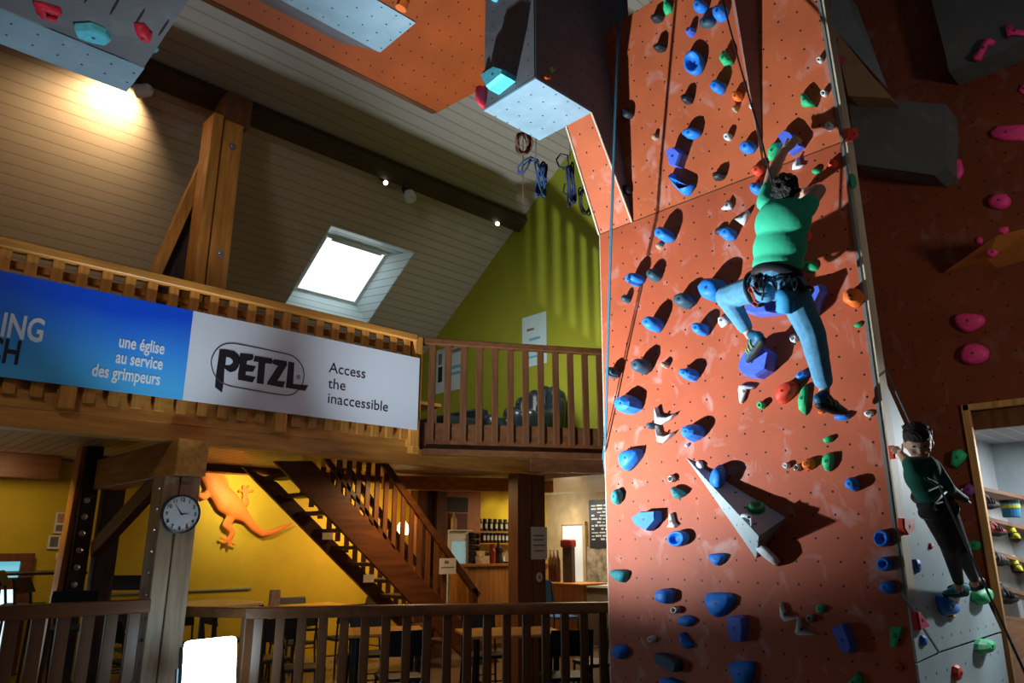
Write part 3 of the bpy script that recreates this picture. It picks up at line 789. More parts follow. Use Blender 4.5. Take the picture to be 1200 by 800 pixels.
ST = {
 'dome': ([(1, -.05), (1, .08), (.93, .45), (.72, .82), (.4, .97), (.12, 1)], 18, 0, True),
 'rock': ([(1, -.05), (.95, .35), (.68, .85), (.3, 1)], 9, .14, False),
 'lump': ([(1, -.05), (1, .3), (.85, .75), (.5, 1), (.15, .95)], 13, .12, True),
 'dish': ([(1, -.05), (1.02, .5), (.95, .9), (.8, 1), (.66, .85), (.5, .5), (.2, .42)], 20, .02, True),
 'ring': ([(1, -.05), (1, .5), (.85, .9), (.65, 1), (.45, .85), (.36, .3), (.15, .25)], 18, 0, True),
 'knob': ([(1, -.05), (1, .6), (.8, .95), (.45, 1), (.4, .7), (.1, .7)], 12, 0, True),
}
rng = random.Random(5)
def sub(P):
    n = len(P)
    return [q for i in range(n) for q in ((P[i][0]*.75+P[(i+1) % n][0]*.25, P[i][1]*.75+P[(i+1) % n][1]*.25), (P[i][0]*.25+P[(i+1) % n][0]*.75, P[i][1]*.25+P[(i+1) % n][1]*.75))]
def hold(pl, px, py, w, h, ang, sty, col, label, H=None, poly=None, lean=(0, 0), bolt=True, plane=None, cat='climbing hold', name='climbing_hold', grp=None, rnd=0):
    P0, n = plane if plane else PL[pl]
    c = onp(px, py, P0, n)
    mpx = ((onp(px+1, py, P0, n)-c).length + (onp(px, py+1, P0, n)-c).length)/2
    if pl in 'SA' and H: H = H*.5
    if pl == 'R' and H: H = H*.75
    if poly:
        out2 = [(x, y) for x, y in poly]
        for _ in range(rnd): out2 = sub(out2)
        ins = min(max(x for x, y in out2)-min(x for x, y in out2), max(y for x, y in out2)-min(y for x, y in out2))
        prof = {'block': [(0, -.05), (0, .75), (.05, 1)], 'soft': [(0, -.05), (.02, .4), (.09, .8), (.16, 1)], 'slim': [(0, -.05), (.012, .6), (.045, 1)]}[sty]
        rings2 = [(offs(out2, ins*i), hh) for i, hh in prof]
        Hh = (H if H else .4)*ins*mpx*(.55 if sty == 'slim' else 1)
        smooth = sty != 'block'
    else:
        prof, N, jit, smooth = ST[sty]
        a = math.radians(ang)
        jt = [1+rng.uniform(-jit, jit) for _ in range(N)]
        ph = rng.uniform(0, 1)
        rings2 = []
        for sc, hh in prof:
            r = []
            for i in range(N):
                t = (i+ph)*math.tau/N
                x, y = math.cos(t)*w/2*sc*jt[i], math.sin(t)*h/2*sc*jt[i]
                r.append((px+x*math.cos(a)-y*math.sin(a)+lean[0]*max(hh, 0), py+x*math.sin(a)+y*math.cos(a)+lean[1]*max(hh, 0)))
            rings2.append((r, hh))
        Hh = (H if H else .5)*min(w, h)*mpx*1.3
    bm = bmesh.new()
    rings = [[bm.verts.new(onp(x, y, P0, n)+n*(Hh*hh)) for x, y in r] for r, hh in rings2]
    for A, B in zip(rings, rings[1:]):
        for i in range(len(A)):
            bm.faces.new((A[i], A[(i+1) % len(A)], B[(i+1) % len(A)], B[i]))
    bm.faces.new(rings[0]); bm.faces.new(rings[-1][::-1])
    o = mesh_obj(name, bm, HM_[col], None, smooth)
    # put the origin on the wall
    for v in o.data.vertices: v.co -= c
    o.location = c
    tag(o, label, cat, grp)
    if bolt and min(w, h) > 9 or (poly and bolt):
        cx = sum(x for x, y in rings2[-1][0])/len(rings2[-1][0]); cy = sum(y for x, y in rings2[-1][0])/len(rings2[-1][0])
        q = onp(cx, cy, P0, n)
        # height of the surface over that point
        hh = Hh*rings2[-1][1]
        if not poly or bolt is True:
            b = bmesh.new()
            lathe(b, q+n*(hh-.006)-c, n, [(.011, 0), (.011, .0085), (.006, .0085), (.005, .004)], 10)
            bo = mesh_obj('bolt', b, BOLT, o)
            bo.matrix_parent_inverse = Matrix()
    return o
def cr(x0, y0, k, l): return [(x0+x/k, y0+y/k) for x, y in l]
def cen(l): return sum(p[0] for p in l)/len(l), sum(p[1] for p in l)/len(l)
def hp(pl, poly, sty, col, label, H=None, rnd=0, bolt=True, **k):
    x, y = cen(poly)
    return hold(pl, x, y, 20, 20, 0, sty, col, label, H, poly, bolt=bolt, rnd=rnd, **k)

# ---- upper overhanging face
hp('U', cr(700, 0, 4, [(312, -40), (330, -30), (335, 10), (356, 30), (350, 60), (325, 72), (315, 50), (320, 10)]), 'slim', 'green', 'green forked hold cut by the top of the frame, upper tower', .6)
hold('U', 772, 22, 14, 10, -25, 'rock', 'dark', 'dark grey hold beside the green forked hold, upper tower', .7)
hold('U', 823, 9, 15, 16, 0, 'lump', 'blue', 'blue knobbly hold at the very top above the slate disc', .6)
hold('U', 830, 27, 19, 13, -15, 'dome', 'slate', 'slate grey oval hold between two blue holds near the tower top', .5)
hold('U', 846, 16, 17, 20, 15, 'dome', 'blue', 'blue rounded hold touching the rope at the top of the tower', .5)
hold('U', 811, 38, 10, 13, 20, 'rock', 'violet', 'small violet blue wedge hold below the slate oval', .7)
hold('U', 775, 57, 13, 10, -30, 'rock', 'dark', 'small dark pinch hold left of the big blue dish', .8)
hold('U', 816, 75, 21, 28, 0, 'dish', 'blue', 'large blue oval dish hold, biggest on the upper face', .35)
hp('U', cr(700, 0, 4, [(603, 238), (622, 262), (642, 300), (600, 312), (582, 285)]), 'soft', 'green', 'green sail shaped hold beside the rope, right of the blue dish', .7)
hold('U', 844, 103, 16, 15, 0, 'lump', 'blue', 'blue round hold above the small orange hold', .7)
hold('U', 807, 117, 12, 13, 0, 'rock', 'dark', 'dark knobbly hold left of the small orange hold', .7)
hold('U', 866, 114, 11, 12, 0, 'lump', 'orange', 'small orange hold beside the wedge of the upper tower', .7)
hold('U', 863, 128, 7, 8, 0, 'rock', 'tan', 'tiny brown hold directly under the small orange hold', .8)
hold('U', 813, 157, 19, 13, -8, 'lump', 'blue', 'blue faceted hold above the violet box hold', .7)
hold('U', 769, 161, 6, 8, 30, 'rock', 'tan', 'tiny brown and white hold near the left shadow, upper tower', .8)
hold('U', 855, 161, 8, 9, 0, 'knob', 'white', 'small white knob left of the blue hold by the rope', .8)
hold('U', 879, 173, 17, 15, -20, 'lump', 'blue', 'blue hold touching the rope left of the raised hand', .7)
hp('U', cr(700, 0, 4, [(355, 715), (390, 700), (425, 730), (405, 790), (372, 785)]), 'block', 'violet', 'violet blue box hold with a round bite, left half of the upper face', .9)
hold('U', 867, 8, 9, 11, 0, 'rock', 'red', 'red hold at the top of the grey wedge', .8)
hold('U', 874, 45, 10, 11, 20, 'rock', 'crimson', 'dark red hold on the shaded side of the wedge', .9)
hold('U', 871, 31, 7, 18, 10, 'rock', 'steel', 'grey long hold on the shaded side of the wedge, between the red ones', .6)
hold('U', 880, 76, 8, 15, 10, 'ring', 'steel', 'grey ring hold lower on the wedge', .7)
hold('U', 884, 126, 8, 9, 0, 'rock', 'white', 'white hold near the wedge tip beside the rope', .8)
hold('U', 962, 71, 7, 7.5, 0, 'ring', 'white', 'upper of two small white donut holds by the arete', .7)
hold('U', 967, 110, 7.5, 8, 0, 'ring', 'white', 'lower of two small white donut holds by the arete', .7)
hp('U', cr(700, 0, 4, [(962, 440), (985, 445), (1008, 475), (1032, 502), (965, 502)]), 'soft', 'green', 'green triangular hold right of the wedge, upper tower', .7)
hold('U', 973, 149, 9, 10, 0, 'knob', 'white', 'pale grey nut shaped hold by the arete in the climber shadow', .7)
hp('U', cr(820, 140, 4.444, [(360, 165), (385, 125), (430, 120), (420, 160), (390, 205), (365, 218)]), 'soft', 'green', 'green handle hold under the raised left hand', .5)
hp('U', cr(820, 140, 4.444, [(425, 92), (462, 62), (498, 78), (550, 150), (490, 190), (470, 165)]), 'block', 'violet', 'violet blue bar hold gripped by the raised hand', .45)
hp('U', cr(820, 140, 4.444, [(520, 195), (530, 235), (560, 238), (525, 258), (488, 265), (490, 235)]), 'slim', 'white', 'white curved hold right of the climber wrist', .6)
hold('U', 978, 193, 13, 12, -20, 'rock', 'red', 'red faceted hold near the arete above the small green one', .7)
hold('L', 957, 201, 11, 7, 0, 'dome', 'dgreen', 'small green oval hold right of the climber head', .5)
hold('U', 890, 200, 15, 12, -10, 'lump', 'red', 'red hold behind the rope left of the climber forearm', .6)
hold('L', 889, 222, 16, 14, 0, 'dome', 'blue', 'blue round hold left of the climber shoulder', .6)
# ---- lower face, top band
hold('U', 735, 223.5, 12, 14, 0, 'lump', 'dark', 'dark round hold in the gap by the slanted orange panel', .5)
hold('U', 737, 134, 13, 13, 0, 'lump', 'dark', 'dark round hold in the shaded strip beside the prow', .5)
hp('U', cr(700, 180, 6.667, [(590, 152), (615, 165), (650, 215), (690, 255), (765, 235), (772, 265), (720, 335), (680, 325), (610, 255), (572, 195)]), 'soft', 'blue', 'long blue boomerang hold under the violet box', .4)
hold('U', 844, 206.5, 14, 12, -25, 'rock', 'dark', 'dark hold between the boomerang and the rope', .7)
hp('L', cr(820, 140, 4.444, [(155, 420), (172, 445), (172, 470), (118, 472), (135, 455)]), 'slim', 'white', 'white fin hold above the blue and black pair', .7)
hp('L', cr(820, 140, 4.444, [(258, 476), (266, 492), (232, 556), (188, 525), (215, 515)]), 'slim', 'white', 'white twisted fin hold left of the green shirt', .6)
hold('L', 856, 275, 19, 14, -5, 'lump', 'blue', 'blue hold with a dark hold behind it, left of the shirt', .7)
hold('L', 845, 270, 15, 8, -30, 'dome', 'dark', 'dark flat hold behind the blue hold left of the shirt', .5)
hold('L', 782.5, 277, 19, 16, 10, 'lump', 'blue', 'bright blue hold just below the crease by the rope shadow', .8)
hold('L', 774, 289, 6, 8, 35, 'rock', 'tan', 'tiny brown hold below the bright blue one on the rope shadow', .8)
hold('L', 947, 276, 10, 16, 0, 'lump', 'red', 'red hold half hidden right of the green shirt', .4)
hold('L', 948, 312, 24, 13, 10, 'dome', 'dgreen', 'dull green flat hold beside the climber waist', .3)
hold('L', 748.6, 328.6, 17, 14, -20, 'lump', 'blue', 'blue hold left of the slate hold on the rope shadow', .9)
hold('L', 769, 323, 15, 15, 0, 'dome', 'slate', 'slate hold right of the rope shadow, upper left face', .6)
hold('L', 736, 351, 8, 9, 0, 'rock', 'slate', 'small slate hold near the left edge below the blue one', .9)
hold('L', 806, 353.5, 23, 17, 0, 'lump', 'slate', 'large slate hold left of the big blue knee hold', .8)
hold('L', 841, 342, 30, 26, -15, 'lump', 'blue', 'big blue hold against the bent knee of the climber', .7)
hold('L', 770, 380.6, 17, 17, 0, 'lump', 'blue', 'blue round hold under the large slate hold', .9)
hold('L', 825, 387, 16, 15, 0, 'lump', 'blue', 'blue hold left of the white square hold', .9)
hp('L', cr(700, 280, 5.715, [(818, 530), (865, 512), (905, 560), (835, 595), (820, 570)]), 'soft', 'white', 'white squarish hold under the bent knee', .5)
hp('L', [(873, 366), (900, 352), (950, 343), (968, 336), (971, 345), (958, 372), (925, 368), (893, 372)], 'block', 'violet', 'large violet sloper behind the climber thighs', .5)
hold('L', 1003, 350, 25, 20, -10, 'lump', 'orange', 'orange red lumpy hold beside the arete', .7)
hold('L', 1006, 381, 10, 6, -10, 'dome', 'dgreen', 'small green oval hold below the orange lump by the arete', .5)
hold('L', 932, 397, 9, 10, 0, 'ring', 'white', 'small white donut hold left of the straight leg', .6)
hp('L', cr(820, 300, 4, [(216, 540), (222, 500), (260, 440), (330, 432), (366, 465), (350, 545), (300, 578), (245, 572)]), 'block', 'violet', 'large violet blue box hold under the climber left foot', .55)
hp('L', cr(820, 300, 4, [(366, 650), (385, 610), (430, 585), (470, 600), (460, 640), (410, 695), (375, 690)]), 'soft', 'red', 'large red orange hold left of the green crescent', .6, 1)
hp('L', cr(820, 300, 4, [(503, 600), (512, 630), (500, 748), (470, 720), (465, 680), (480, 630)]), 'soft', 'green', 'tall green crescent hold beside the straight leg shin', .6)
hold('L', 941, 440, 16, 10, -40, 'rock', 'blue', 'blue hold partly behind the calf of the straight leg', .7)
hold('L', 988, 488.5, 20, 8, -5, 'dome', 'blue', 'flat blue foothold under the climber right shoe', .8)
hp('L', cr(820, 300, 4, [(768, 735), (785, 722), (815, 728), (818, 745), (800, 758), (780, 752)]), 'soft', 'white', 'white drop shaped hold right of the climber right shoe', .5, 1)
hp('L', cr(700, 420, 5.715, [(960, 183), (1000, 180), (1060, 188), (1055, 205), (1008, 210), (978, 300), (966, 302), (955, 215)]), 'slim', 'white', 'white boomerang hold under the violet box hold', .6)
hold('L', 894, 475, 8, 9, 0, 'knob', 'green', 'tiny green knob below the white boomerang', .8)
hold('L', 963, 483, 8, 4, 0, 'rock', 'orange', 'orange hold peeping out under the climber right heel', .8)
# ---- lower face, middle band
hold('L', 722, 437, 12, 13, 0, 'lump', 'slate', 'small slate hold beside the hanging blue rope', .9)
hold('L', 757, 430, 17, 18, 0, 'lump', 'slate', 'slate rounded hold near the rope shadow, mid tower', .9)
hold('L', 781, 428, 8, 8, 0, 'rock', 'tan', 'tiny grey bolt hold between slate and blue holds', .8)
hold('L', 811, 439, 20, 16, 0, 'rock', 'blue', 'blue wedge hold left of the white boomerang', .8)
hold('L', 740, 475, 27, 24, -10, 'rock', 'blue', 'big blue faceted hold left of the double white boomerangs', .6)
hp('L', cr(700, 420, 5.715, [(400, 328), (412, 332), (425, 388), (480, 396), (533, 372), (537, 378), (500, 410), (432, 446), (402, 438)]), 'slim', 'white', 'upper white boomerang of the stacked pair, mid tower', .6)
hp('L', cr(700, 420, 5.715, [(402, 448), (414, 452), (430, 512), (470, 522), (520, 498), (524, 505), (485, 540), (440, 570), (420, 560)]), 'slim', 'white', 'lower white boomerang of the stacked pair, mid tower', .6)
hold('L', 765, 499, 8, 8, 0, 'lump', 'slate', 'small slate knob left of the stacked white boomerangs', .9)
hold('L', 816, 507.5, 21, 20, 0, 'rock', 'blue', 'blue faceted hold right of the stacked white boomerangs', .8)
hold('L', 806, 522, 3.5, 3.5, 0, 'knob', 'white', 'tiny white screw-on dot above the grey wedge tip', .8)
hp('L', cr(700, 420, 5.715, [(165, 640), (200, 612), (300, 600), (315, 630), (290, 690), (225, 758), (185, 745), (162, 690)]), 'soft', 'blue', 'large blue hold lower left by the tower edge', .45, 1)
hold('L', 726, 582, 10, 18, 5, 'lump', 'teal', 'narrow slate teal hold close to the left tower edge', .8)
hold('L', 789, 561, 8, 9, 0, 'ring', 'steel', 'rusty bolt hanger above the teal wedge hold', .6, name='bolt_hanger', cat='bolt hanger')
hp('L', cr(700, 540, 5.715, [(520, 170), (560, 190), (600, 215), (590, 235), (550, 255), (530, 230)]), 'soft', 'teal', 'teal wedge hold left of the grey triangular volume', .9)
hp('L', cr(700, 540, 5.715, [(268, 380), (330, 340), (430, 335), (432, 400), (375, 468), (300, 435)]), 'block', 'blue', 'big blue block hold beside the white horn', .55)
hp('L', cr(700, 540, 5.715, [(498, 350), (510, 350), (525, 410), (545, 430), (525, 448), (476, 442), (492, 425), (492, 380)]), 'slim', 'white', 'white horn hold above the blue ring hold', .8)
hold('L', 798, 631, 21, 18, -25, 'dish', 'blue', 'blue cupped ring hold under the white horn', .5)
hp('L', cr(700, 540, 5.715, [(750, 630), (785, 618), (850, 618), (872, 640), (840, 690), (815, 705), (780, 685)]), 'soft', 'blue', 'blue heart shaped hold below the grey volume', .6, 1)
hp('L', cr(700, 540, 5.715, [(98, 730), (150, 725), (210, 730), (222, 760), (195, 815), (160, 812), (120, 780)]), 'soft', 'teal', 'dark teal leaf hold at the lower left tower edge', .6, 1)
hold('L', 923, 545.5, 7, 7.5, 0, 'ring', 'white', 'small white donut left of the metal hanger', .8)
hold('L', 936.5, 548, 8, 9, 20, 'ring', 'steel', 'metal hanger between white donut and orange red hold', .8, name='bolt_hanger', cat='bolt hanger')
hold('L', 949, 544, 17, 13, -15, 'rock', 'orange', 'orange red faceted hold beside the metal hanger', .7)
hp('L', cr(880, 480, 5.715, [(510, 295), (550, 290), (566, 310), (560, 370), (535, 415), (505, 408), (484, 360), (486, 325)]), 'soft', 'green', 'green half moon hold right of the orange red hold', .6)
hold('L', 971, 515, 13, 8, -20, 'rock', 'green', 'small green hold above the green half moon', .7)
hold('L', 1001, 567.5, 15, 17, -30, 'lump', 'blue', 'blue hold right of the grey volume shadow', .8)
# ---- lower face, bottom band
hold('L', 783, 698, 20, 18, 10, 'lump', 'blue', 'blue hold above the small metal hanger, bottom left', .7)
hold('L', 794.5, 714, 9, 9, 0, 'ring', 'steel', 'rusty hanger between two blue holds, bottom left', .8, name='bolt_hanger', cat='bolt hanger')
hold('L', 806, 727, 19, 13, 0, 'lump', 'blue', 'blue hold under the rusty hanger, bottom left', .6)
hp('L', cr(700, 660, 5.715, [(730, 200), (800, 190), (900, 195), (936, 225), (910, 300), (830, 362), (785, 355), (740, 290)]), 'soft', 'blue', 'large blue shield hold near the bottom of the tower', .4, 1)
hp('L', cr(700, 660, 5.715, [(908, 350), (960, 345), (1005, 360), (1015, 430), (1005, 520), (930, 518), (910, 440)]), 'block', 'violet', 'tall violet blue box hold right of the shield hold', .8)
hold('L', 766, 748.5, 7.5, 8, 0, 'ring', 'white', 'small white donut near the bottom left of the tower', .8)
hp('L', cr(700, 660, 5.715, [(565, 465), (590, 458), (605, 490), (650, 540), (640, 565), (600, 568), (570, 535)]), 'soft', 'blue', 'blue slanted hold below two small blue holds, bottom left', .6)
hold('L', 730, 763, 16, 17, 0, 'lump', 'blue', 'blue knobbly hold at the lower left edge of the tower', .6)
hp('L', cr(700, 660, 5.715, [(428, 595), (470, 600), (560, 640), (580, 665), (570, 720), (540, 720), (435, 660)]), 'block', 'slate', 'dark slate bar hold at the bottom of the tower', .7)
hp('L', cr(700, 660, 5.715, [(890, 660), (1000, 650), (1060, 655), (1058, 760), (1030, 830), (950, 830), (905, 740)]), 'soft', 'blue', 'blue wedge hold cut by the bottom edge, centre', .4)
hp('L', cr(700, 660, 5.715, [(430, 765), (500, 760), (580, 790), (570, 850), (430, 850)]), 'soft', 'blue', 'blue hold cut by the bottom edge, left', .5)
hp('L', cr(880, 620, 4.444, [(160, 378), (170, 385), (190, 450), (252, 455), (250, 468), (185, 480), (165, 455)]), 'slim', 'white', 'upper white boomerang of the zigzag pair, bottom right', .7)
hp('L', cr(880, 620, 4.444, [(254, 456), (264, 460), (270, 522), (342, 540), (336, 551), (255, 551), (240, 535)]), 'slim', 'white', 'lower white boomerang of the zigzag pair, bottom right', .7)
hold('L', 952, 724, 9, 10, 0, 'ring', 'steel', 'metal hanger right of the zigzag white holds', .8, name='bolt_hanger', cat='bolt hanger')
hold('L', 963, 712.7, 12, 10, 0, 'lump', 'green', 'green round hold above the metal hanger, bottom right', .6)
hp('L', cr(880, 620, 4.444, [(443, 510), (505, 485), (530, 540), (552, 600), (545, 640), (500, 638), (470, 570)]), 'block', 'violet', 'violet blue block hold at the lower right of the tower', .7)
hp('L', cr(880, 620, 4.444, [(728, 505), (797, 506), (790, 530), (757, 612), (732, 612)]), 'block', 'green', 'green trapezoid hold beside the lower arete', .35)
hp('L', cr(880, 620, 4.444, [(768, 690), (795, 715), (785, 738), (760, 740), (740, 718)]), 'soft', 'orange', 'orange triangular ring hold at the bottom right', .5)
hp('L', cr(880, 620, 4.444, [(565, 738), (585, 775), (580, 830), (500, 830), (510, 795)]), 'soft', 'green', 'green wedge hold cut by the bottom edge, right', .5)
hold('L', 1036, 630.6, 18, 20, -10, 'dish', 'blue', 'topmost of three round blue holds by the lower arete', .5)
hold('L', 1039, 660.5, 18, 17, 0, 'ring', 'blue', 'middle of three round blue holds by the lower arete', .6)
hold('L', 1041.6, 688, 18, 17, 0, 'lump', 'blue', 'lowest of three round blue holds by the lower arete', .6)
# ---- plywood arete
hold('A', 977, 49, 5, 8, 0, 'rock', 'pink', 'upper small pink hold on the plywood arete', .6)
hold('A', 982, 72, 7, 11, 0, 'rock', 'pink', 'lower small pink hold on the plywood arete', .6)
hp('A', [(988, 152), (999, 151), (1000, 163), (993, 167), (989, 163)], 'block', 'red', 'red block hold high on the plywood arete', .5)
hold('A', 999, 212, 5, 18, -12, 'dome', 'dgreen', 'narrow green hold on the plywood arete', .5)
hp('A', [(1041, 522), (1050, 523), (1053, 531), (1049, 537), (1043, 538)], 'block', 'red', 'red block hold held by the child', .5)
hp('A', [(1052, 607), (1066, 610), (1066, 621), (1058, 627), (1053, 619)], 'block', 'red', 'red block hold on the arete beside the child knees', .5)
hp('A', [(1067, 716), (1072, 717), (1083, 733), (1071, 738)], 'block', 'crimson', 'dark red pyramid hold at the foot of the arete', .5)
# ---- grey slab
hp('S', cr(1020, 600, 4, [(195, 222), (215, 218), (230, 250), (220, 285), (205, 265)]), 'soft', 'blue', 'small bright blue leaf hold on the grey slab', .5)
hold('S', 1090, 640, 4, 8, 0, 'rock', 'crimson', 'tiny red hold in the child shadow on the slab', .6)
hp('S', cr(1020, 600, 4, [(300, 385), (335, 388), (380, 430), (392, 468), (350, 488), (320, 470), (308, 430)]), 'soft', 'blue', 'large blue cupped hold under the child front foot', .5, 1)
hold('S', 1114.5, 722, 7, 5, 0, 'lump', 'yellow', 'tiny yellow hold touching the large blue slab hold', .6)
hold('S', 1146, 698, 18, 20, 0, 'lump', 'green', 'light green round hold under the child back foot', .5)
hold('S', 1081, 750, 6, 14, -15, 'dome', 'blue', 'narrow blue hold low on the grey slab', .6)
hold('S', 1149, 756, 18, 19, 0, 'rock', 'green', 'light green knobbly hold on the lower slab board', .5)
hold('S', 1119.5, 788, 10, 20, 0, 'rock', 'red', 'red bony hold at the bottom of the slab', .5)
# ---- dark wall on the right
hp('R', cr(1020, 480, 6.667, [(640, 320), (710, 305), (765, 352), (740, 395), (680, 462), (632, 430)]), 'soft', 'green', 'green shell hold on the dark wall right of the child head', .6)
hold('R', 1142, 639, 17, 13, 0, 'lump', 'dgreen', 'dull green hold beside the shop opening behind the rope', .5)
hold('R', 1136, 574, 15, 15, 0, 'lump', 'purple', 'purple round hold above the child hand', .6)
hp('R', cr(960, 330, 5, [(797, 205), (830, 185), (940, 188), (980, 215), (965, 260), (880, 305), (830, 285), (800, 245)]), 'soft', 'pink', 'upper of two big pink holds on the dark wall', .5, 1)
hp('R', cr(960, 330, 5, [(830, 420), (860, 365), (940, 360), (1005, 400), (990, 465), (900, 495), (840, 470)]), 'soft', 'pink', 'lower of two big pink holds on the dark wall', .5, 1)
hold('R', 1122, 199, 15, 25, 5, 'lump', 'pink', 'dim pink upright hold left of the pink bowl hold', .4)
hold('R', 1172, 237, 29, 20, 0, 'lump', 'pink', 'pink bowl hold above the ochre volume', .5)
hold('R', 1148, 282, 8, 10, 0, 'rock', 'pink', 'tiny pink hold at the left flank of the ochre volume', .5)
VOLP = (at(1160, 295, 0, 6.95), V3((-.9, -.1, -.45)).normalized())
hold('R', 1163, 294, 16, 13, -20, 'lump', 'pink', 'pink hold on the underside of the ochre volume', .6, plane=VOLP)
hold('R', 1176, 270, 14, 9, -20, 'rock', 'pink', 'pink hold on the top edge of the ochre volume', .6, plane=(at(1176, 275, 0, 6.7), V3((-1, 0, 0))))
hp('R', cr(900, 0, 4, [(962, 270), (985, 250), (1010, 200), (1040, 180), (1070, 195), (1060, 215), (1035, 215), (1000, 285), (970, 290)]), 'slim', 'pink', 'pink bone shaped hold on the charcoal overhang', .5, plane=(V3((6.98, 0, 0)), NL))
hp('R', cr(900, 0, 4, [(1112, 130), (1140, 115), (1160, 140), (1210, 145), (1210, 170), (1150, 165), (1125, 180)]), 'slim', 'pink', 'dim pink twisted hold at the top right edge', .5, plane=(V3((6.98, 0, 0)), NL))
hp('R', cr(900, 0, 4, [(1042, 620), (1080, 590), (1220, 585), (1220, 660), (1100, 662), (1050, 650)]), 'soft', 'pink', 'long dim pink hold cut by the right edge', .4)
hp('R', cr(900, 0, 4, [(1172, 430), (1190, 400), (1215, 395), (1215, 450)]), 'soft', 'pink', 'dark pink hold cut by the right edge above the long one', .4)
# ---- prow and hanging volumes
hold('PX', 577, 91, 12, 13, -25, 'rock', 'crimson', 'dark red ridged hold left of the cyan hold on the prow', .6)
hp('PX', cr(540, 0, 5, [(185, 480), (265, 430), (325, 448), (320, 478), (222, 556)]), 'block', 'cyan', 'cyan tray hold on the prow front', .6)
hold('PX', 580, 0, 8, 5, 0, 'rock', 'cyan', 'cyan hold cut by the top edge on the prow', .6)
hp('PY', cr(540, 0, 5, [(507, 398), (535, 392), (545, 410), (530, 436)]), 'soft', 'lime', 'small lime green hold on the prow side', .4)
hp('PY', cr(540, 0, 5, [(472, 447), (490, 440), (525, 450), (522, 470), (490, 470)]), 'soft', 'orange', 'small orange hold on the prow edge below the lime one', .4)
hold('PX', 566.5, 114, 7, 26, 0, 'dome', 'crimson', 'red hold sticking out from the left edge of the prow', .9)
HLn = HL[3].cross(V3((1, 0, 0))).normalized()
if HLn.y > 0: HLn = -HLn
HLP = (V3((HL[0], HL[1], 5.012)), HLn)
hp('X', cr(0, 0, 4, [(160, 5), (200, 10), (285, 35), (292, 60), (240, 50), (215, 35), (220, 60), (275, 72), (270, 88), (200, 70), (170, 40)]), 'slim', 'crimson', 'pink and red forked hold at the top left corner', .5, plane=HLP)
hp('X', cr(0, 0, 4, [(352, 110), (430, 105), (500, 135), (525, 165), (495, 186), (430, 172), (370, 150)]), 'block', 'cyan', 'cyan lozenge hold on the top left hanging volume', .4, plane=HLP)
hp('X', cr(0, 0, 4, [(628, 105), (680, 110), (716, 150), (710, 180), (660, 165), (640, 140)]), 'soft', 'crimson', 'dark red hold at the right end of the top left volume', .5, plane=HLP)
hold('X', 180, 57, 11, 9, 10, 'dome', 'teal', 'teal hold poking out behind the top left volume', .6, plane=(V3((HL[0]+.05, 0, 0)), V3((-1, 0, 0))))
HMn = HM[3].cross(V3((1, 0, 0))).normalized()
if HMn.y > 0: HMn = -HMn
hold('X', 470, 9, 16, 8, 28, 'rock', 'orange', 'orange hold on the edge of the middle hanging volume', .5, plane=(V3((HM[0], HM[1], 6.212)), HMn))
hold('X', 389, 34, 11, 6, 15, 'rock', 'lime', 'olive hold on the orange overhang behind the middle volume', .6, plane=(PO, NO))
# ---- the big grey triangular volume with its own holds
vq = [onp(804, 536, *PL['L']), onp(886, 653, *PL['L']), onp(921, 607, *PL['L'])]
def rise(px, py, d): return at(px, py, 0, XT-d)
vt = [rise(804, 536, .0), rise(887, 653, .0), rise(888, 628, .30), rise(920, 607, .02)]
def vol(b):
    tip, bl_, apex, br = [b.verts.new(p) for p in (onp(804, 536, *PL['L'])+V3((-.001, 0, 0)), onp(886, 654, *PL['L'])+V3((-.001, 0, 0)), at(889, 628, 0, XT-.33), onp(921, 606, *PL['L'])+V3((-.001, 0, 0)))]
    for f in ((tip, bl_, apex), (tip, apex, br), (bl_, br, apex), (tip, br, bl_)): b.faces.new(f)
GV = tag(quick('climbing_volume', vol, panel('grey_triangular_volume_paint', (.36, .45, .48), (1, 2), chalk=.3, off=(4.0, 1.5), pitch=.12, hr=.06)), 'long grey triangular volume jutting from the lower tower', 'climbing volume')
vtip, vap, vbr, vbl = vt[0], at(889, 628, 0, XT-.33), vt[3], vt[1]
n_up = (vap-vtip).cross(vbr-vtip).normalized()
if n_up.x > 0: n_up = -n_up
n_lf = (vbl-vtip).cross(vap-vtip).normalized()
if n_lf.dot(CAM-vtip) < 0: n_lf = -n_lf
n_en = (vbl-vap).cross(vbr-vap).normalized()
if n_en.dot(V3((0, 0, -1))) < 0: n_en = -n_en
hold('V', 820, 546, 11, 6, 35, 'dome', 'white', 'white oval hold at the tip of the grey triangular volume', .5, plane=(vtip, n_up))
hold('V', 841, 563.6, 19, 16, 0, 'lump', 'blue', 'blue round hold on the grey triangular volume', .6, plane=(vtip, n_up))
hold('V', 886, 596, 21, 12, 5, 'ring', 'dgreen', 'green disc hold on the grey triangular volume', .3, plane=(vtip, n_up))
hp('V', cr(790, 520, 5.715, [(440, 490), (480, 482), (520, 500), (525, 550), (510, 555), (505, 515), (475, 497)]), 'slim', 'white', 'white crescent hold on the edge of the grey triangular volume', .5, plane=(vtip, n_up))
hold('V', 892.5, 643, 10, 12, 20, 'lump', 'white', 'white hold under the blunt end of the grey triangular volume', .6, plane=(vap, n_en))
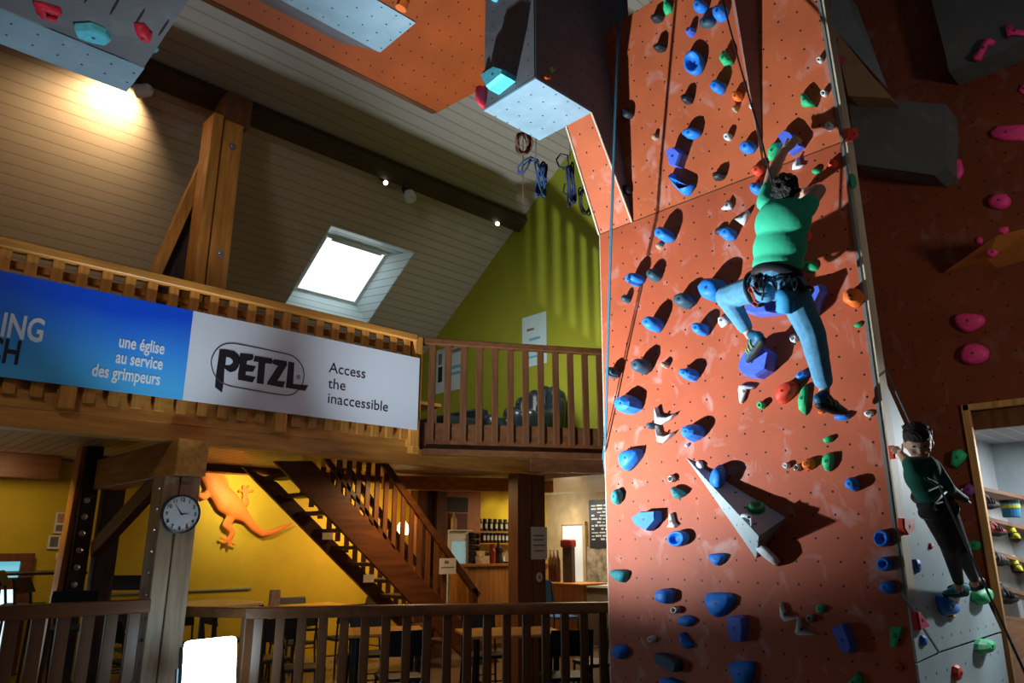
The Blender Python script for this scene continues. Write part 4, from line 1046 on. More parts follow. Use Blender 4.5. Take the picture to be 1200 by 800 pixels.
# ================================================================== people
SKIN = mat('skin', (.56, .34, .23), .5, .06, 14)
HAIR = mat('dark_hair', (.016, .012, .010), .55, .5, 60, 1.0)
SHIRT = mat('green_shirt_cloth', (.05, .60, .34), .75, .08, 6, .35)
JEANS = mat('light_blue_jeans_denim', (.10, .30, .48), .8, .15, 22, .2)
BLK = mat('black_webbing', (.012, .014, .02), .6, .3, 30)
SHOEB = mat('blue_climbing_shoe', (.01, .10, .19), .5, .4, 30)
SHOEY = mat('yellow_shoe_straps', (.55, .42, .03), .5)
RUB = mat('black_shoe_rubber', (.012, .012, .014), .6)
LEGG = mat('black_leggings_cloth', (.014, .013, .014), .8, .2, 20)
KSHIRT = mat('dark_green_shirt_cloth', (.012, .13, .085), .8, .15, 14, .2)
def ax_rot(z_dir, x_hint):
    z = V3(z_dir).normalized(); x = (V3(x_hint) - z*V3(x_hint).dot(z)).normalized(); y = z.cross(x)
    return Matrix((x, y, z)).transposed()
def limb(b, P, R, n=12):
    for i in range(len(P)-1): capsule(b, P[i], P[i+1], R[i], R[i+1], n)
def ringtube(c, rx, ry, R, r, n=28):
    return [V3(c) + R @ V3((rx*math.cos(i*math.tau/n), ry*math.sin(i*math.tau/n), 0)) for i in range(n)]
def hand(b, wrist, palm_dir, finger_dir, thumb_dir, side, s=1.0, curl=None, spread=.019):
    """palm, four unequal two-jointed fingers and a thumb"""
    pd = V3(palm_dir).normalized(); sd = V3(side).normalized(); cu = V3(curl).normalized() if curl is not None else pd
    k = V3(wrist) + pd*.085*s
    capsule(b, wrist, V3(wrist)+pd*.03*s, .024*s, .03*s)
    for j in range(4):
        o = sd*(j-1.5)*spread*s
        capsule(b, V3(wrist)+pd*.02*s+o*.6, k+o, .017*s, .0125*s, 8)
        L = (.075, .085, .08, .062)[j]*s
        m1 = k+o+V3(finger_dir).normalized()*L*.5
        m2 = m1+(V3(finger_dir).normalized()*.45+cu*.8).normalized()*L*.32
        m3 = m2+cu*L*.25
        capsule(b, k+o, m1, .0105*s, .0095*s, 8); capsule(b, m1, m2, .0095*s, .0088*s, 8); capsule(b, m2, m3, .0088*s, .0075*s, 8)
    t0 = V3(wrist)+pd*.025*s+sd*-.028*s
    t1 = t0+V3(thumb_dir).normalized()*.04*s
    t2 = t1+(V3(thumb_dir).normalized()+pd).normalized()*.032*s
    capsule(b, t0, t1, .014*s, .0115*s, 8); capsule(b, t1, t2, .0115*s, .009*s, 8)
def shoe(parent, ankle, heel, toe, s, main, strap, sole, up):
    ankle, heel, toe, up = V3(ankle), V3(heel), V3(toe), V3(up).normalized()
    mid = heel.lerp(toe, .55)
    def f(b):
        capsule(b, heel+up*.03*s, mid+up*.03*s, .036*s, .04*s); capsule(b, mid+up*.022*s, toe+up*.015*s, .039*s, .02*s)
        capsule(b, heel+up*.04*s, ankle, .038*s, .036*s)
        capsule(b, mid+up*.03*s, ankle.lerp(mid, .25), .034*s, .034*s)
    sh = blob('shoe', f, .006, main, parent, 3)
    fwd = (toe-heel).normalized(); sd = fwd.cross(up).normalized()
    def g(b):
        capsule(b, heel, mid, .034*s, .036*s); capsule(b, mid, toe+up*.006, .036*s, .02*s)
    so = blob('sole', g, .006, sole, sh, 2)
    so.matrix_parent_inverse = Matrix()
    def h(b):
        for k_, w_ in ((.30, .045), (.48, .043), (.64, .037)):
            c = heel.lerp(toe, k_)+up*.03*s
            tube(b, [c+(sd*math.cos(a)*w_+up*math.sin(a)*w_)*s for a in [math.radians(t) for t in range(-20, 201, 20)]], .006*s, 6)
    stp = quick('strap', h, strap, sh, smooth=True)
    stp.matrix_parent_inverse = Matrix()
    return sh
def c(px, py, d): return at(px, py, 0, XT-d)
# ---------------------------------------------------------------- the climber
P = dict(pel=c(909, 332, .40), lh=c(894, 336, .40), rh=c(927, 338, .39), lk=c(852, 348, .34), la=c(876, 388, .27), rk=c(952, 391, .36), ra=c(966, 452, .26),
         wst=c(911, 312, .43), chest=c(917, 262, .43), neck=c(920, 240, .42), head=c(922, 224, .42), ls=c(898, 236, .42), le=c(905, 203, .33), lw=c(919, 177, .19),
         rs=c(945, 243, .40), re=c(960, 223, .36), rw=c(944, 224, .16))
man = thing('person', 'climber in green shirt, blue jeans and harness high on the orange tower, seen from behind', 'person', P['pel'])
upv = (P['neck']-P['wst']).normalized()
acr = (P['rs']-P['ls']).normalized()
RT_ = ax_rot(upv, acr)
def man_body(b):
    ellip(b, P['head'], (.078, .096, .112), ax_rot((0.1, 0, 1), acr))
    fw_ = V3((1, 0, .15)).normalized()
    ellip(b, P['head']+fw_*.092+V3((0, 0, -.01)), (.014, .014, .022)); ellip(b, P['head']+fw_*.07+V3((0, 0, -.075)), (.045, .04, .035))
    for s in (-1, 1): ellip(b, P['head']+acr*s*.08+V3((.0, 0, -.01)), (.012, .022, .034))
    capsule(b, P['head']+V3((.01, 0, -.05)), P['neck']+V3((0, 0, -.03)), .055, .06)
    ellip(b, P['chest'], (.165, .10, .20), RT_); ellip(b, P['wst'], (.145, .095, .16), RT_)
    limb(b, [P['neck']-upv*.03, P['ls']], [.07, .06]); limb(b, [P['neck']-upv*.03, P['rs']], [.07, .06])
    limb(b, [P['ls'], P['le'], P['lw']], [.056, .046, .030]); limb(b, [P['rs'], P['re'], P['rw']], [.056, .046, .030])
    fl = P['le'].lerp(P['lw'], .35); capsule(b, P['le'], fl, .044, .046); capsule(b, P['re'], P['re'].lerp(P['rw'], .35), .044, .046)
    limb(b, [P['pel'], P['lh'], P['lk'], P['la']], [.10, .09, .055, .036]); limb(b, [P['pel'], P['rh'], P['rk'], P['ra']], [.10, .09, .055, .036])
    capsule(b, P['la'], c(882, 397, .26), .036, .034); capsule(b, P['ra'], c(966, 466, .26), .036, .036)
    g1 = c(931, 166, .15)
    hand(b, P['lw'], c(928, 168, .175)-P['lw'], c(933, 162, .15)-c(927, 168, .17), c(924, 165, .16)-c(921, 175, .18), c(934, 173, .16)-c(925, 163, .16), 1.0, c(938, 168, .10)-c(934, 165, .14))
    hand(b, P['rw'], V3((.5, .5, .2)), V3((.4, .6, .5)), V3((0, .3, .8)), V3((0, -.3, 1)), 1.0, V3((1, .2, -.2)))
blob('body', man_body, .0065, SKIN, man, 3)
def man_hair(b):
    ellip(b, P['head']+V3((-.018, 0, .02)), (.092, .1, .108), ax_rot((0.1, 0, 1), acr))
    ellip(b, P['head']+V3((-.045, 0, -.035)), (.076, .06, .075), ax_rot((0.1, 0, 1), acr))
    r_ = random.Random(2)
    for i in range(70):
        u_, v_ = r_.uniform(0, math.tau), r_.uniform(-.5, 1)
        q = V3((math.cos(u_)*math.sqrt(1-v_*v_), math.sin(u_)*math.sqrt(1-v_*v_), v_))
        if q.x > .45: continue
        ellip(b, P['head']+V3((-.02, 0, .01))+V3((q.x*.10, q.y*.092, q.z*.105)), (.019, .019, .019), None, 8)
blob('hair', man_hair, .006, HAIR, man, 1)
def man_shirt(b):
    ellip(b, P['chest']+upv*.01, (.205, .13, .19), RT_)
    ellip(b, P['chest'].lerp(P['wst'], .55), (.196, .124, .20), RT_)
    ellip(b, P['wst']+upv*.015, (.184, .122, .13), RT_)
    capsule(b, P['neck']-upv*.035, P['chest'], .078, .10)
    limb(b, [P['neck']-upv*.045, P['ls']-upv*.01], [.075, .072]); limb(b, [P['neck']-upv*.045, P['rs']-upv*.01], [.075, .072])
    capsule(b, P['ls'], P['ls'].lerp(P['le'], .42), .07, .062); capsule(b, P['rs'], P['rs'].lerp(P['re'], .26), .072, .068)
    r_ = random.Random(7)
    for i in range(7):   # folds running across the back
        k = i/6
        q0 = P['ls'].lerp(P['lh'], .2+k*.62)+V3((-.085, 0, 0)); q1 = P['rs'].lerp(P['rh'], .3+k*.55)+V3((-.085, 0, 0))
        m_ = q0.lerp(q1, .5)+V3((-.03, 0, -.04))
        limb(b, [q0.lerp(q1, .12), q0.lerp(m_, .7), m_, q1.lerp(m_, .6), q1.lerp(q0, .12)], [.006, .016, .019, .014, .006], 8)
blob('shirt', man_shirt, .0085, SHIRT, man, 14)
def man_jeans(b):
    ellip(b, P['pel'], (.165, .125, .12), RT_)
    limb(b, [P['lh'], P['lk'], P['lk'].lerp(P['la'], .86)], [.112, .088, .058]); limb(b, [P['rh'], P['rk'], P['rk'].lerp(P['ra'], .9)], [.115, .09, .064])
    capsule(b, P['rk'], P['rk'].lerp(P['ra'], .4), .085, .08); capsule(b, P['pel'], P['wst']-upv*.06, .13, .13)
    ellip(b, c(896, 340, .47), (.09, .085, .09)); ellip(b, c(926, 342, .46), (.092, .085, .095))
blob('jeans', man_jeans, .008, JEANS, man, 8)
shoe(man, c(880, 392, .27), c(893, 399, .30), c(877, 423, .16), 1.0, SHOEB, SHOEY, RUB, (c(873, 393, .3)-c(888, 412, .25)))
shoe(man, c(966, 462, .27), c(961, 474, .31), c(991, 484, .12), 1.0, SHOEB, SHOEY, RUB, V3((-.25, 0, 1)))
# harness
har = quick('harness', lambda b: (tube(b, ringtube(P['wst'].lerp(P['pel'], .45), .162, .118, RT_, .02), .026, 8, True), tube(b, ringtube(P['wst'].lerp(P['pel'], .8), .176, .13, RT_, .02), .014, 8, True)), BLK, man, smooth=True)
wb = quick('waist_belt', lambda b: ellip(b, P['wst'].lerp(P['pel'], .35), (.180, .148, .085), RT_, 24), BLK, man, smooth=True)
def loops(b):
    for h, k in ((P['lh'], P['lk']), (P['rh'], P['rk'])):
        d_ = (k-h).normalized()
        tube(b, ringtube(h.lerp(k, .18), .125, .125, ax_rot(d_, (1, 0, 0)), .014), .014, 8, True)
    for a_, b_ in (((897, 322, .55), (893, 352, .55)), ((925, 322, .55), (930, 352, .53)), ((905, 330, .54), (915, 352, .54))):
        tube(b, [c(*a_), c((a_[0]+b_[0])/2, (a_[1]+b_[1])/2, .565), c(*b_)], .008, 6)
lp = quick('leg_loop', loops, BLK, man, smooth=True)
def gear(b):
    for x in (888, 893, 918, 926, 932):
        tube(b, [c(x, 325, .56), c(x+3, 333, .575), c(x-1, 340, .575), c(x-4, 333, .57)], .006, 6, True)
    capsule(b, c(934, 329, .54), c(942, 340, .50), .026, .022); capsule(b, c(886, 326, .55), c(890, 340, .54), .022, .02)
quick('gear_loop', gear, BLK, man, smooth=True)
qd = quick('quickdraw', lambda b: (beam(b, c(879, 338, .56), c(885, 353, .57), .02, .012, (1, 0, 0)), tube(b, [c(880, 334, .57), c(884, 340, .575), c(881, 344, .57), c(877, 340, .57)], .006, 6, True), tube(b, [c(884, 352, .57), c(889, 356, .575), c(886, 360, .57), c(881, 356, .57)], .006, 6, True)), mat('orange_red_quickdraw', (.55, .09, .04), .5), man, smooth=False)
def cbag(b):
    lathe(b, c(921, 350, .53), (P['wst']-P['pel']), [(.045, -.10), (.058, -.09), (.062, .0), (.064, .06), (.055, .06), (.05, .02)], 16)
quick('chalk_bag', cbag, mat('bright_blue_chalk_bag', (.04, .33, .62), .7, .15, 25), man, smooth=True)
# rope of the climber: from the ceiling to the harness
R0 = at(836, -40, 0, 4.35)
tag(quick('climbing_rope', lambda b: tube(b, [R0, c(868, 80, .50), c(890, 155, .50), c(903, 207, .47), c(908, 236, .30), c(910, 300, .28), c(911, 322, .28)], .0075, 8), mat('black_rope_sheath', (.012, .012, .014), .8, .3, 200), smooth=True), 'taut black rope running from the tower top down to the climber in green', 'climbing rope')
# ---------------------------------------------------------------- the child
def k(px, py, d): return at(px, py, 1, YT-d)
Kd = dict(head=k(1076, 518, .34), neck=k(1078, 540, .32), chest=k(1081, 555, .32), wst=k(1090, 573, .32), pel=k(1094, 584, .31), ls=k(1069, 546, .30), rs=k(1092, 547, .36),
          le=k(1061, 538, .20), lw=k(1057, 533, .12), re=k(1109, 571, .40), rw=k(1127, 583, .42), lh=k(1089, 589, .28), rh=k(1102, 587, .33), lk=k(1112, 638, .28), la=k(1123, 680, .15), rk=k(1125, 640, .30), ra=k(1141, 677, .14))
kid = thing('person', 'child in dark green shirt and black leggings clinging to the grey slab, looking down', 'person', Kd['pel'])
kup = (Kd['neck']-Kd['wst']).normalized(); kac = (Kd['rs']-Kd['ls']).normalized()
KR = ax_rot(kup, kac)
ff = (CAM-Kd['head']); ff.z = 0; ff = (ff.normalized()*.8+RT*.05+V3((0, 0, -.42))).normalized()
fs = ff.cross(V3((0, 0, 1))).normalized(); fu = fs.cross(ff)
HR_ = Matrix((fs, ff, fu)).transposed()
def hl(x, y, z): return Kd['head'] + HR_ @ V3((x, y, z))
def kid_body(b):
    ellip(b, hl(0, 0, 0), (.07, .082, .098), HR_)
    ellip(b, hl(0, .035, -.055), (.05, .045, .045), HR_); ellip(b, hl(0, .083, -.02), (.011, .014, .017), HR_)
    ellip(b, hl(.036, .058, -.03), (.022, .02, .022), HR_); ellip(b, hl(-.036, .058, -.03), (.022, .02, .022), HR_)
    ellip(b, hl(0, .066, .024), (.045, .012, .010), HR_)
    for s in (-1, 1): ellip(b, hl(s*.072, -.005, -.01), (.01, .018, .027), HR_)
    capsule(b, hl(0, -.01, -.06), Kd['neck']-kup*.02, .038, .042)
    ellip(b, Kd['chest'], (.10, .07, .13), KR); ellip(b, Kd['wst'], (.09, .065, .10), KR); ellip(b, Kd['pel'], (.095, .075, .08), KR)
    limb(b, [Kd['neck']-kup*.02, Kd['ls'], Kd['le'], Kd['lw']], [.042, .04, .031, .022]); limb(b, [Kd['neck']-kup*.02, Kd['rs'], Kd['re'], Kd['rw']], [.042, .04, .03, .021])
    limb(b, [Kd['lh'], Kd['lk'], Kd['la'], k(1123, 689, .14)], [.06, .042, .026, .026]); limb(b, [Kd['rh'], Kd['rk'], Kd['ra'], k(1142, 684, .14)], [.06, .042, .026, .026])
    hand(b, Kd['lw'], k(1053, 529, .08)-Kd['lw'], k(1049, 525, .07)-k(1053, 529, .08), V3((0, -.3, 1)), V3((.2, .4, -1)), .72, V3((-.3, 1, -.3)))
    hand(b, Kd['rw'], k(1136, 588, .43)-Kd['rw'], k(1142, 590, .42)-k(1135, 587, .42), V3((0, -.2, 1)), V3((.3, -.6, -.7)), .72, V3((.2, 1, -.5)))
blob('body', kid_body, .0055, SKIN, kid, 3)
def kid_hair(b):
    ellip(b, hl(0, -.018, .03), (.079, .085, .09), HR_); ellip(b, hl(0, .035, .058), (.066, .056, .046), HR_); ellip(b, hl(0, -.05, -.02), (.065, .05, .06), HR_)
    r_ = random.Random(4)
    for i in range(26):
        t = r_.uniform(0, math.tau)
        ellip(b, hl(.066*math.cos(t), -.015+.07*math.sin(t), .05+r_.uniform(-.01, .04)), (.017,)*3, None, 8)
blob('hair', kid_hair, .0055, HAIR, kid, 5)
for s in (-1, 1):
    quick('eye', lambda b: ellip(b, hl(s*.028, .074, .004), (.010, .006, .006), HR_), mat('dark_eye', (.02, .015, .012), .3), kid, smooth=True)
quick('mouth', lambda b: ellip(b, hl(0, .079, -.050), (.015, .005, .004), HR_), mat('lips', (.42, .14, .11), .5), kid, smooth=True)
def kid_shirt(b):
    ellip(b, Kd['chest'], (.118, .088, .125), KR); ellip(b, Kd['chest'].lerp(Kd['wst'], .6), (.112, .085, .12), KR); ellip(b, Kd['wst'], (.11, .085, .085), KR)
    limb(b, [Kd['neck']-kup*.03, Kd['ls']], [.055, .052]); limb(b, [Kd['neck']-kup*.03, Kd['rs']], [.055, .055])
    capsule(b, Kd['ls'], Kd['ls'].lerp(Kd['le'], .35), .052, .044); limb(b, [Kd['rs'], Kd['re'], Kd['re'].lerp(Kd['rw'], .15)], [.055, .046, .042])
    limb(b, [k(1084, 560, .41), k(1096, 566, .42), k(1104, 572, .41)], [.012, .014, .01], 8)
blob('shirt', kid_shirt, .007, KSHIRT, kid, 8)
blob('sleeve', lambda b: limb(b, [Kd['re'].lerp(Kd['rw'], .1), Kd['rw'], Kd['rw'].lerp(k(1136, 588, .43), .3)], [.036, .027, .027]), .006, mat('charcoal_under_sleeve', (.03, .033, .035), .7), kid, 2)
def kid_leg(b):
    ellip(b, Kd['pel']-kup*.02, (.112, .09, .085), KR)
    limb(b, [Kd['lh'], Kd['lk'], Kd['la']], [.077, .055, .035]); limb(b, [Kd['rh'], Kd['rk'], Kd['ra']], [.077, .055, .035])
blob('leggings', kid_leg, .007, LEGG, kid, 3)
TQ = mat('turquoise_shoe', (.03, .33, .42), .5, .4, 40)
shoe(kid, k(1124, 685, .14), k(1131, 694, .12), k(1107, 697, .06), .82, TQ, BLK, RUB, V3((0, -.15, 1)))
shoe(kid, k(1142, 681, .14), k(1149, 686, .15), k(1136, 690, .06), .82, mat('dark_shoe_with_orange', (.05, .03, .025), .6), mat('orange_shoe_strap', (.6, .16, .05), .6), RUB, V3((0, -.15, 1)))
quick('harness', lambda b: (tube(b, ringtube(Kd['pel']+kup*.045, .112, .088, KR, .02), .018, 8, True), tube(b, ringtube(Kd['lh'].lerp(Kd['lk'], .18), .075, .075, ax_rot(Kd['lk']-Kd['lh'], (1, 0, 0)), .01), .011, 8, True),
      tube(b, ringtube(Kd['rh'].lerp(Kd['rk'], .18), .075, .075, ax_rot(Kd['rk']-Kd['rh'], (1, 0, 0)), .01), .011, 8, True), tube(b, [Kd['pel']+V3((-.03, -.1, .05)), k(1093, 590, .44), k(1096, 597, .40)], .009, 6)), mat('charcoal_harness', (.025, .025, .028), .6), kid, smooth=True)
quick('harness_buckle', lambda b: (beam(b, k(1087, 575, .44), k(1099, 570, .44), .012, .008, (1, 0, 0)), beam(b, k(1096, 590, .44), k(1104, 588, .44), .012, .008, (1, 0, 0))), mat('grey_trim_tape', (.05, .055, .055), .7), kid)
# ropes
GR = mat('grey_green_rope', (.10, .16, .16), .8, .35, 160)
kr = [CAM + ray(1010, 372)*5.7, CAM + ray(1212, 812)*3.15]
# a straight taut line between its two ends
kr = [kr[0].lerp(kr[-1], i/6) for i in range(7)]
tag(quick('climbing_rope', lambda b: tube(b, kr, .0062, 8), GR, smooth=True), 'taut grey green rope slanting past the child down to the right corner', 'climbing rope')
BR = mat('blue_grey_rope', (.05, .17, .24), .8, .35, 160)
b0 = at(728, -30, 0, 4.28); b1_ = at(717, 260, 0, XT-.44); b2 = at(709.5, 525, 0, XT-.012)
tag(quick('climbing_rope', lambda b: (tube(b, [b0, b1_, b2, V3((XT+.05, 4.275, at(708, 541, 0, XT).z)), V3((XT+.16, 4.30, 1.9)), V3((XT+.2, 4.31, .4))], .0075, 8),
    tube(b, [b0+V3((0, .012, 0)), b1_+V3((0, .014, 0)), b2+V3((.002, .012, .05)), V3((XT+.05, 4.285, at(707, 537, 0, XT).z))], .006, 8)), BR, smooth=True), 'blue rope hanging down the left edge of the tower', 'climbing rope')
# ================================================================== under the gallery
GY = YW-.01
def g(px, py, d=.0): return at(px, py, 1, GY-d)
def flatten(o, y0, k):
    for v in o.data.vertices: v.co.y = y0+(v.co.y-y0)*k
def gecko(b):
    limb(b, [g(238, 540), g(243, 556), g(252, 572), g(264, 588), g(276, 598), g(286, 606)], [.13, .12, .135, .17, .135, .075], 14)
    limb(b, [g(286, 606), g(295, 617), g(305, 625), g(316, 624), g(340, 613)], [.07, .055, .045, .036, .018])
    limb(b, [g(256, 574), g(262, 567), g(258, 557)], [.06, .05, .035]); limb(b, [g(247, 572), g(238, 582), g(233, 580)], [.06, .05, .04])
    limb(b, [g(277, 592), g(286, 589), g(285, 580)], [.07, .05, .035]); limb(b, [g(270, 604), g(263, 614), g(271, 623), g(266, 632)], [.07, .06, .04, .035])
    for (x, y), F in (((257, 556), ((248, 557), (253, 551), (259, 549), (263, 553))), ((286, 577), ((279, 575), (283, 570), (289, 570), (294, 575))), ((266, 633), ((257, 630), (260, 636), (266, 639), (272, 637)))):
        for f in F: limb(b, [g(x, y), g(*f)], [.024, .014], 8); ellip(b, g(*f), (.026,)*3, None, 8)
go = blob('gecko_relief', gecko, .014, mat('orange_gecko_paint', (.85, .22, .03), .6, .08, 6), None, 4)
flatten(go, GY, .42)
ym_ = max(v.co.y for v in go.data.vertices)
for v in go.data.vertices: v.co.y += YW-.001-ym_
tag(go, 'large orange gecko climbing the yellow wall beside the staircase', 'wall relief')
light('gecko_spot', 'SPOT', at(300, 566, 1, 9.62), g(278, 592), 62, (1, .82, .45), .05, 128, 1.0)
# clock
CK = V3((2.345, 6.47, at(212, 602, 1, 6.47).z)); CR = .155
ck = thing('wall_clock', 'round white wall clock with black rim on the timber post', 'clock', CK)
fy = V3((0, -1, 0))
quick('rim', lambda b: lathe(b, CK+V3((0, .045, 0)), fy, [(CR*.98, 0), (CR*1.04, .03), (CR*1.03, .06), (CR*.94, .066), (CR*.92, .05), (.0, .05)], 40), mat('dark_blue_clock_rim', (.02, .025, .045), .3), ck, smooth=False)
quick('dial', lambda b: lathe(b, CK+V3((0, -.004, 0)), fy, [(CR*.93, 0), (CR*.93, .003), (0, .003)], 40), mat('white_clock_dial', (.72, .78, .82), .4, 0), ck)
for i in range(1, 13):
    a = math.radians(90-30*i)
    text('numeral', str(i), 0, 0, .043, INK, ck, align='CENTER', loc=CK+V3((math.cos(a)*CR*.75, -.010, math.sin(a)*CR*.75-.013)), bold=.0006)
def chand(a, L, w): return lambda b: prism(b, [CK+V3((math.cos(t)*r, -.012, math.sin(t)*r)) for t, r in ((a, L), (a+1.57, w), (a+3.14, L*.15), (a-1.57, w))], (0, -.003, 0))
quick('hour_hand', chand(math.radians(2), CR*.5, .006), INK, ck)
quick('minute_hand', chand(math.radians(126), CR*.72, .005), INK, ck)
# papers and switch on the left wall
def sheet(px0, py0, px1, py1, axis, val, label, cat, m=None, name='notice', th=.006, marks=None, inset=None):
    a = at(px0, py0, axis, val); b_ = at(px1, py1, axis, val); n = V3((0, 0, 0)); n[axis] = -1
    o = 1-axis
    u0, u1 = sorted((a[o], b_[o])); z0, z1 = sorted((a.z, b_.z))
    ct = V3((0, 0, z0)); ct[axis] = val; ct[o] = (u0+u1)/2
    t = thing(name, label, cat, ct)
    def V(u, z, e=0):
        v = V3((0, 0, z)); v[axis] = val-e; v[o] = u
        return v
    quick('sheet', lambda b: prism(b, [V(u0, z0), V(u1, z0), V(u1, z1), V(u0, z1)], n*th), m or M['paper'], t)
    for i, (a0, c0, a1, c1, mm) in enumerate(marks or ()):
        f0, f1 = (u0, u1) if axis == 1 else (u1, u0)
        q = [V(f0+(f1-f0)*x_, z1+(z0-z1)*y_, th) for x_, y_ in ((a0, c0), (a1, c0), (a1, c1), (a0, c1))]
        quick('printed_mark', lambda b: prism(b, q, n*.001), mm, t)
    return t
GREY_INK = mat('grey_print', (.16, .16, .17), .6, .2); BLUE_INK = mat('pale_blue_print', (.12, .36, .55), .6, .1); PINK_INK = mat('warm_photo_print', (.45, .22, .14), .6, .4, 30)
sheet(66, 600, 87, 625, 1, GY, 'upper framed picture on the ochre wall left of the dark post', 'picture', M['paper'], 'framed_picture', .02, [(.08, .06, .92, .5, PINK_INK), (.08, .6, .92, .9, GREY_INK)])
sheet(57, 627, 84, 643, 1, GY, 'lower framed picture with one dark portrait under the other picture', 'picture', M['paper'], 'framed_picture', .02, [(.08, .1, .4, .85, GREY_INK), (.5, .3, .9, .36, GREY_INK), (.5, .5, .9, .56, GREY_INK)])
sheet(66, 648, 74, 655, 1, GY, 'small white light switch under the framed pictures', 'light switch', M['white'], 'light_switch', .012, [(.3, .25, .7, .75, M['paper'])])
# window at the far left
wz = [at(40, 648, 1, GY), at(27, 655, 1, GY), at(26, 676, 1, GY), at(25, 690, 1, GY)]
w1 = thing('window_1', 'x', 'x', (1.7, GY, .3)); del w1['label'], w1['category']; w1['kind'] = 'structure'
wx1 = wz[0].x
def wfr(b):
    z0, z1 = .25, wz[0].z
    box(b, (.6, GY-.08, z1-.09), (wx1, GY, z1)); box(b, (wx1-.13, GY-.08, z0), (wx1, GY, z1-.09)); box(b, (.6, GY-.08, z0-.08), (wx1, GY, z0)); box(b, (.6, GY-.07, wz[2].z-.13), (wx1-.13, GY, wz[2].z))
    box(b, (1.45, GY-.06, z0), (1.52, GY, z1-.09))
quick('window_frame', wfr, M['brown_z'], w1, bev=.006)
PANE = mat('daylit_window_pane', (.3, .7, .85), emit=((.22, .75, .95), .62))
PANE2 = mat('bright_window_pane', (.7, .9, 1), emit=((.75, .93, 1), 1.1))
quick('pane', lambda b: box(b, (.6, GY-.02, wz[2].z), (wx1-.13, GY-.01, wz[0].z-.09)), PANE, w1)
quick('pane', lambda b: box(b, (.6, GY-.02, .25), (wx1-.13, GY-.01, wz[2].z-.13)), PANE2, w1)
# ---------------------------------------------------- furniture
FRM = M['blackm']
CH_SEAT = mat('dark_chair_seat', (.025, .028, .035), .5, .2, 20)
def chair(label, x, y, rz, h=.86, seat=.45, w=.40, colr=None, name='chair', grp='dark cafe chairs', cat='chair'):
    t = thing(name, label, cat, (x, y, 0), grp)
    R = Matrix.Rotation(rz, 3, 'Z')
    def L(a, b_, c_): return V3((x, y, 0)) + R @ V3((a, b_, c_))
    hw = w/2
    quick('seat', lambda b: (prism(b, [L(-hw, -hw, seat-.03), L(hw, -hw, seat-.03), L(hw, hw, seat-.03), L(-hw, hw, seat-.03)], (0, 0, .035)), bevel(b, .012, 2)), colr or CH_SEAT, t)
    quick('backrest', lambda b: (prism(b, [L(-hw, hw-.02, seat+.18), L(hw, hw-.02, seat+.18), L(hw, hw+.05, h), L(-hw, hw+.05, h)], R @ V3((0, .025, 0))), bevel(b, .01, 2)), colr or CH_SEAT, t)
    for a in (-1, 1):
        quick('leg', lambda b: tube(b, [L(a*hw*.9, -hw*.9, seat-.02), L(a*hw*1.05, -hw*1.05, .0)], .013, 8), FRM, t)
        quick('leg', lambda b: tube(b, [L(a*hw*.95, hw+.045, h-.03), L(a*hw*.95, hw*.98, seat), L(a*hw*1.05, hw*1.15, .0)], .013, 8), FRM, t)
    quick('stretcher', lambda b: tube(b, [L(-hw, -hw, seat*.45), L(hw, -hw, seat*.45)], .008, 6), FRM, t)
    quick('stretcher', lambda b: tube(b, [L(-hw, hw*1.08, seat*.45), L(hw, hw*1.08, seat*.45)], .008, 6), FRM, t)
    return t
def table(label, x, y, rz, w, d, h, top, legs=True, name='table'):
    t = thing(name, label, 'table', (x, y, 0))
    R = Matrix.Rotation(rz, 3, 'Z')
    def L(a, b_, c_): return V3((x, y, 0)) + R @ V3((a, b_, c_))
    cxn = .18
    q = [(-w/2+cxn, -d/2), (w/2-cxn, -d/2), (w/2, -d/2+cxn), (w/2, d/2-cxn), (w/2-cxn, d/2), (-w/2+cxn, d/2), (-w/2, d/2-cxn), (-w/2, -d/2+cxn)] if name == 'octagonal_table' else [(-w/2, -d/2), (w/2, -d/2), (w/2, d/2), (-w/2, d/2)]
    quick('tabletop', lambda b: prism(b, [L(a, c_, h-.03) for a, c_ in q], (0, 0, .03)), top, t, bev=.006)
    for a in (-1, 1):
        for c_ in (-1, 1):
            quick('leg', lambda b: beam(b, L(a*(w/2-.1), c_*(d/2-.1), 0), L(a*(w/2-.1), c_*(d/2-.1), h-.03), .045, .045, (1, 0, 0)), FRM, t, bev=.004)
    return t
TOPW = mat('pale_laminate_top', (.62, .56, .47), .35, .04); TOPO = wood('honey_table_top', (.62, .33, .07), 0, .3, .15)
def fl(px, py, z):   # point on a level plane
    p = at(px, py, 2, z); return p.x, p.y
ty = 8.75; tx = at(247, 706, 1, ty).x; th_ = at(247, 706, 1, ty).z; table('pale octagonal cafe table behind the studio lamp', tx, ty, .3, 1.0, .95, th_, TOPW, name='octagonal_table')
tx2, ty2 = fl(358, 701, .82); ty2 = min(ty2, 9.75); table('long pale table under the gecko tail along the yellow wall', 5.15, 9.55, 0, 1.35, .7, .80, TOPO)
tx3, ty3 = fl(452, 738, .76); table('honey coloured table lit warm behind the middle of the railing', tx3, ty3, -.5, .80, .7, .76, TOPO)
tx4, ty4 = fl(598, 739, .76); table('honey coloured table behind the railing before the bar counter', tx4, ty4, -.5, 1.0, .7, .76, TOPO)
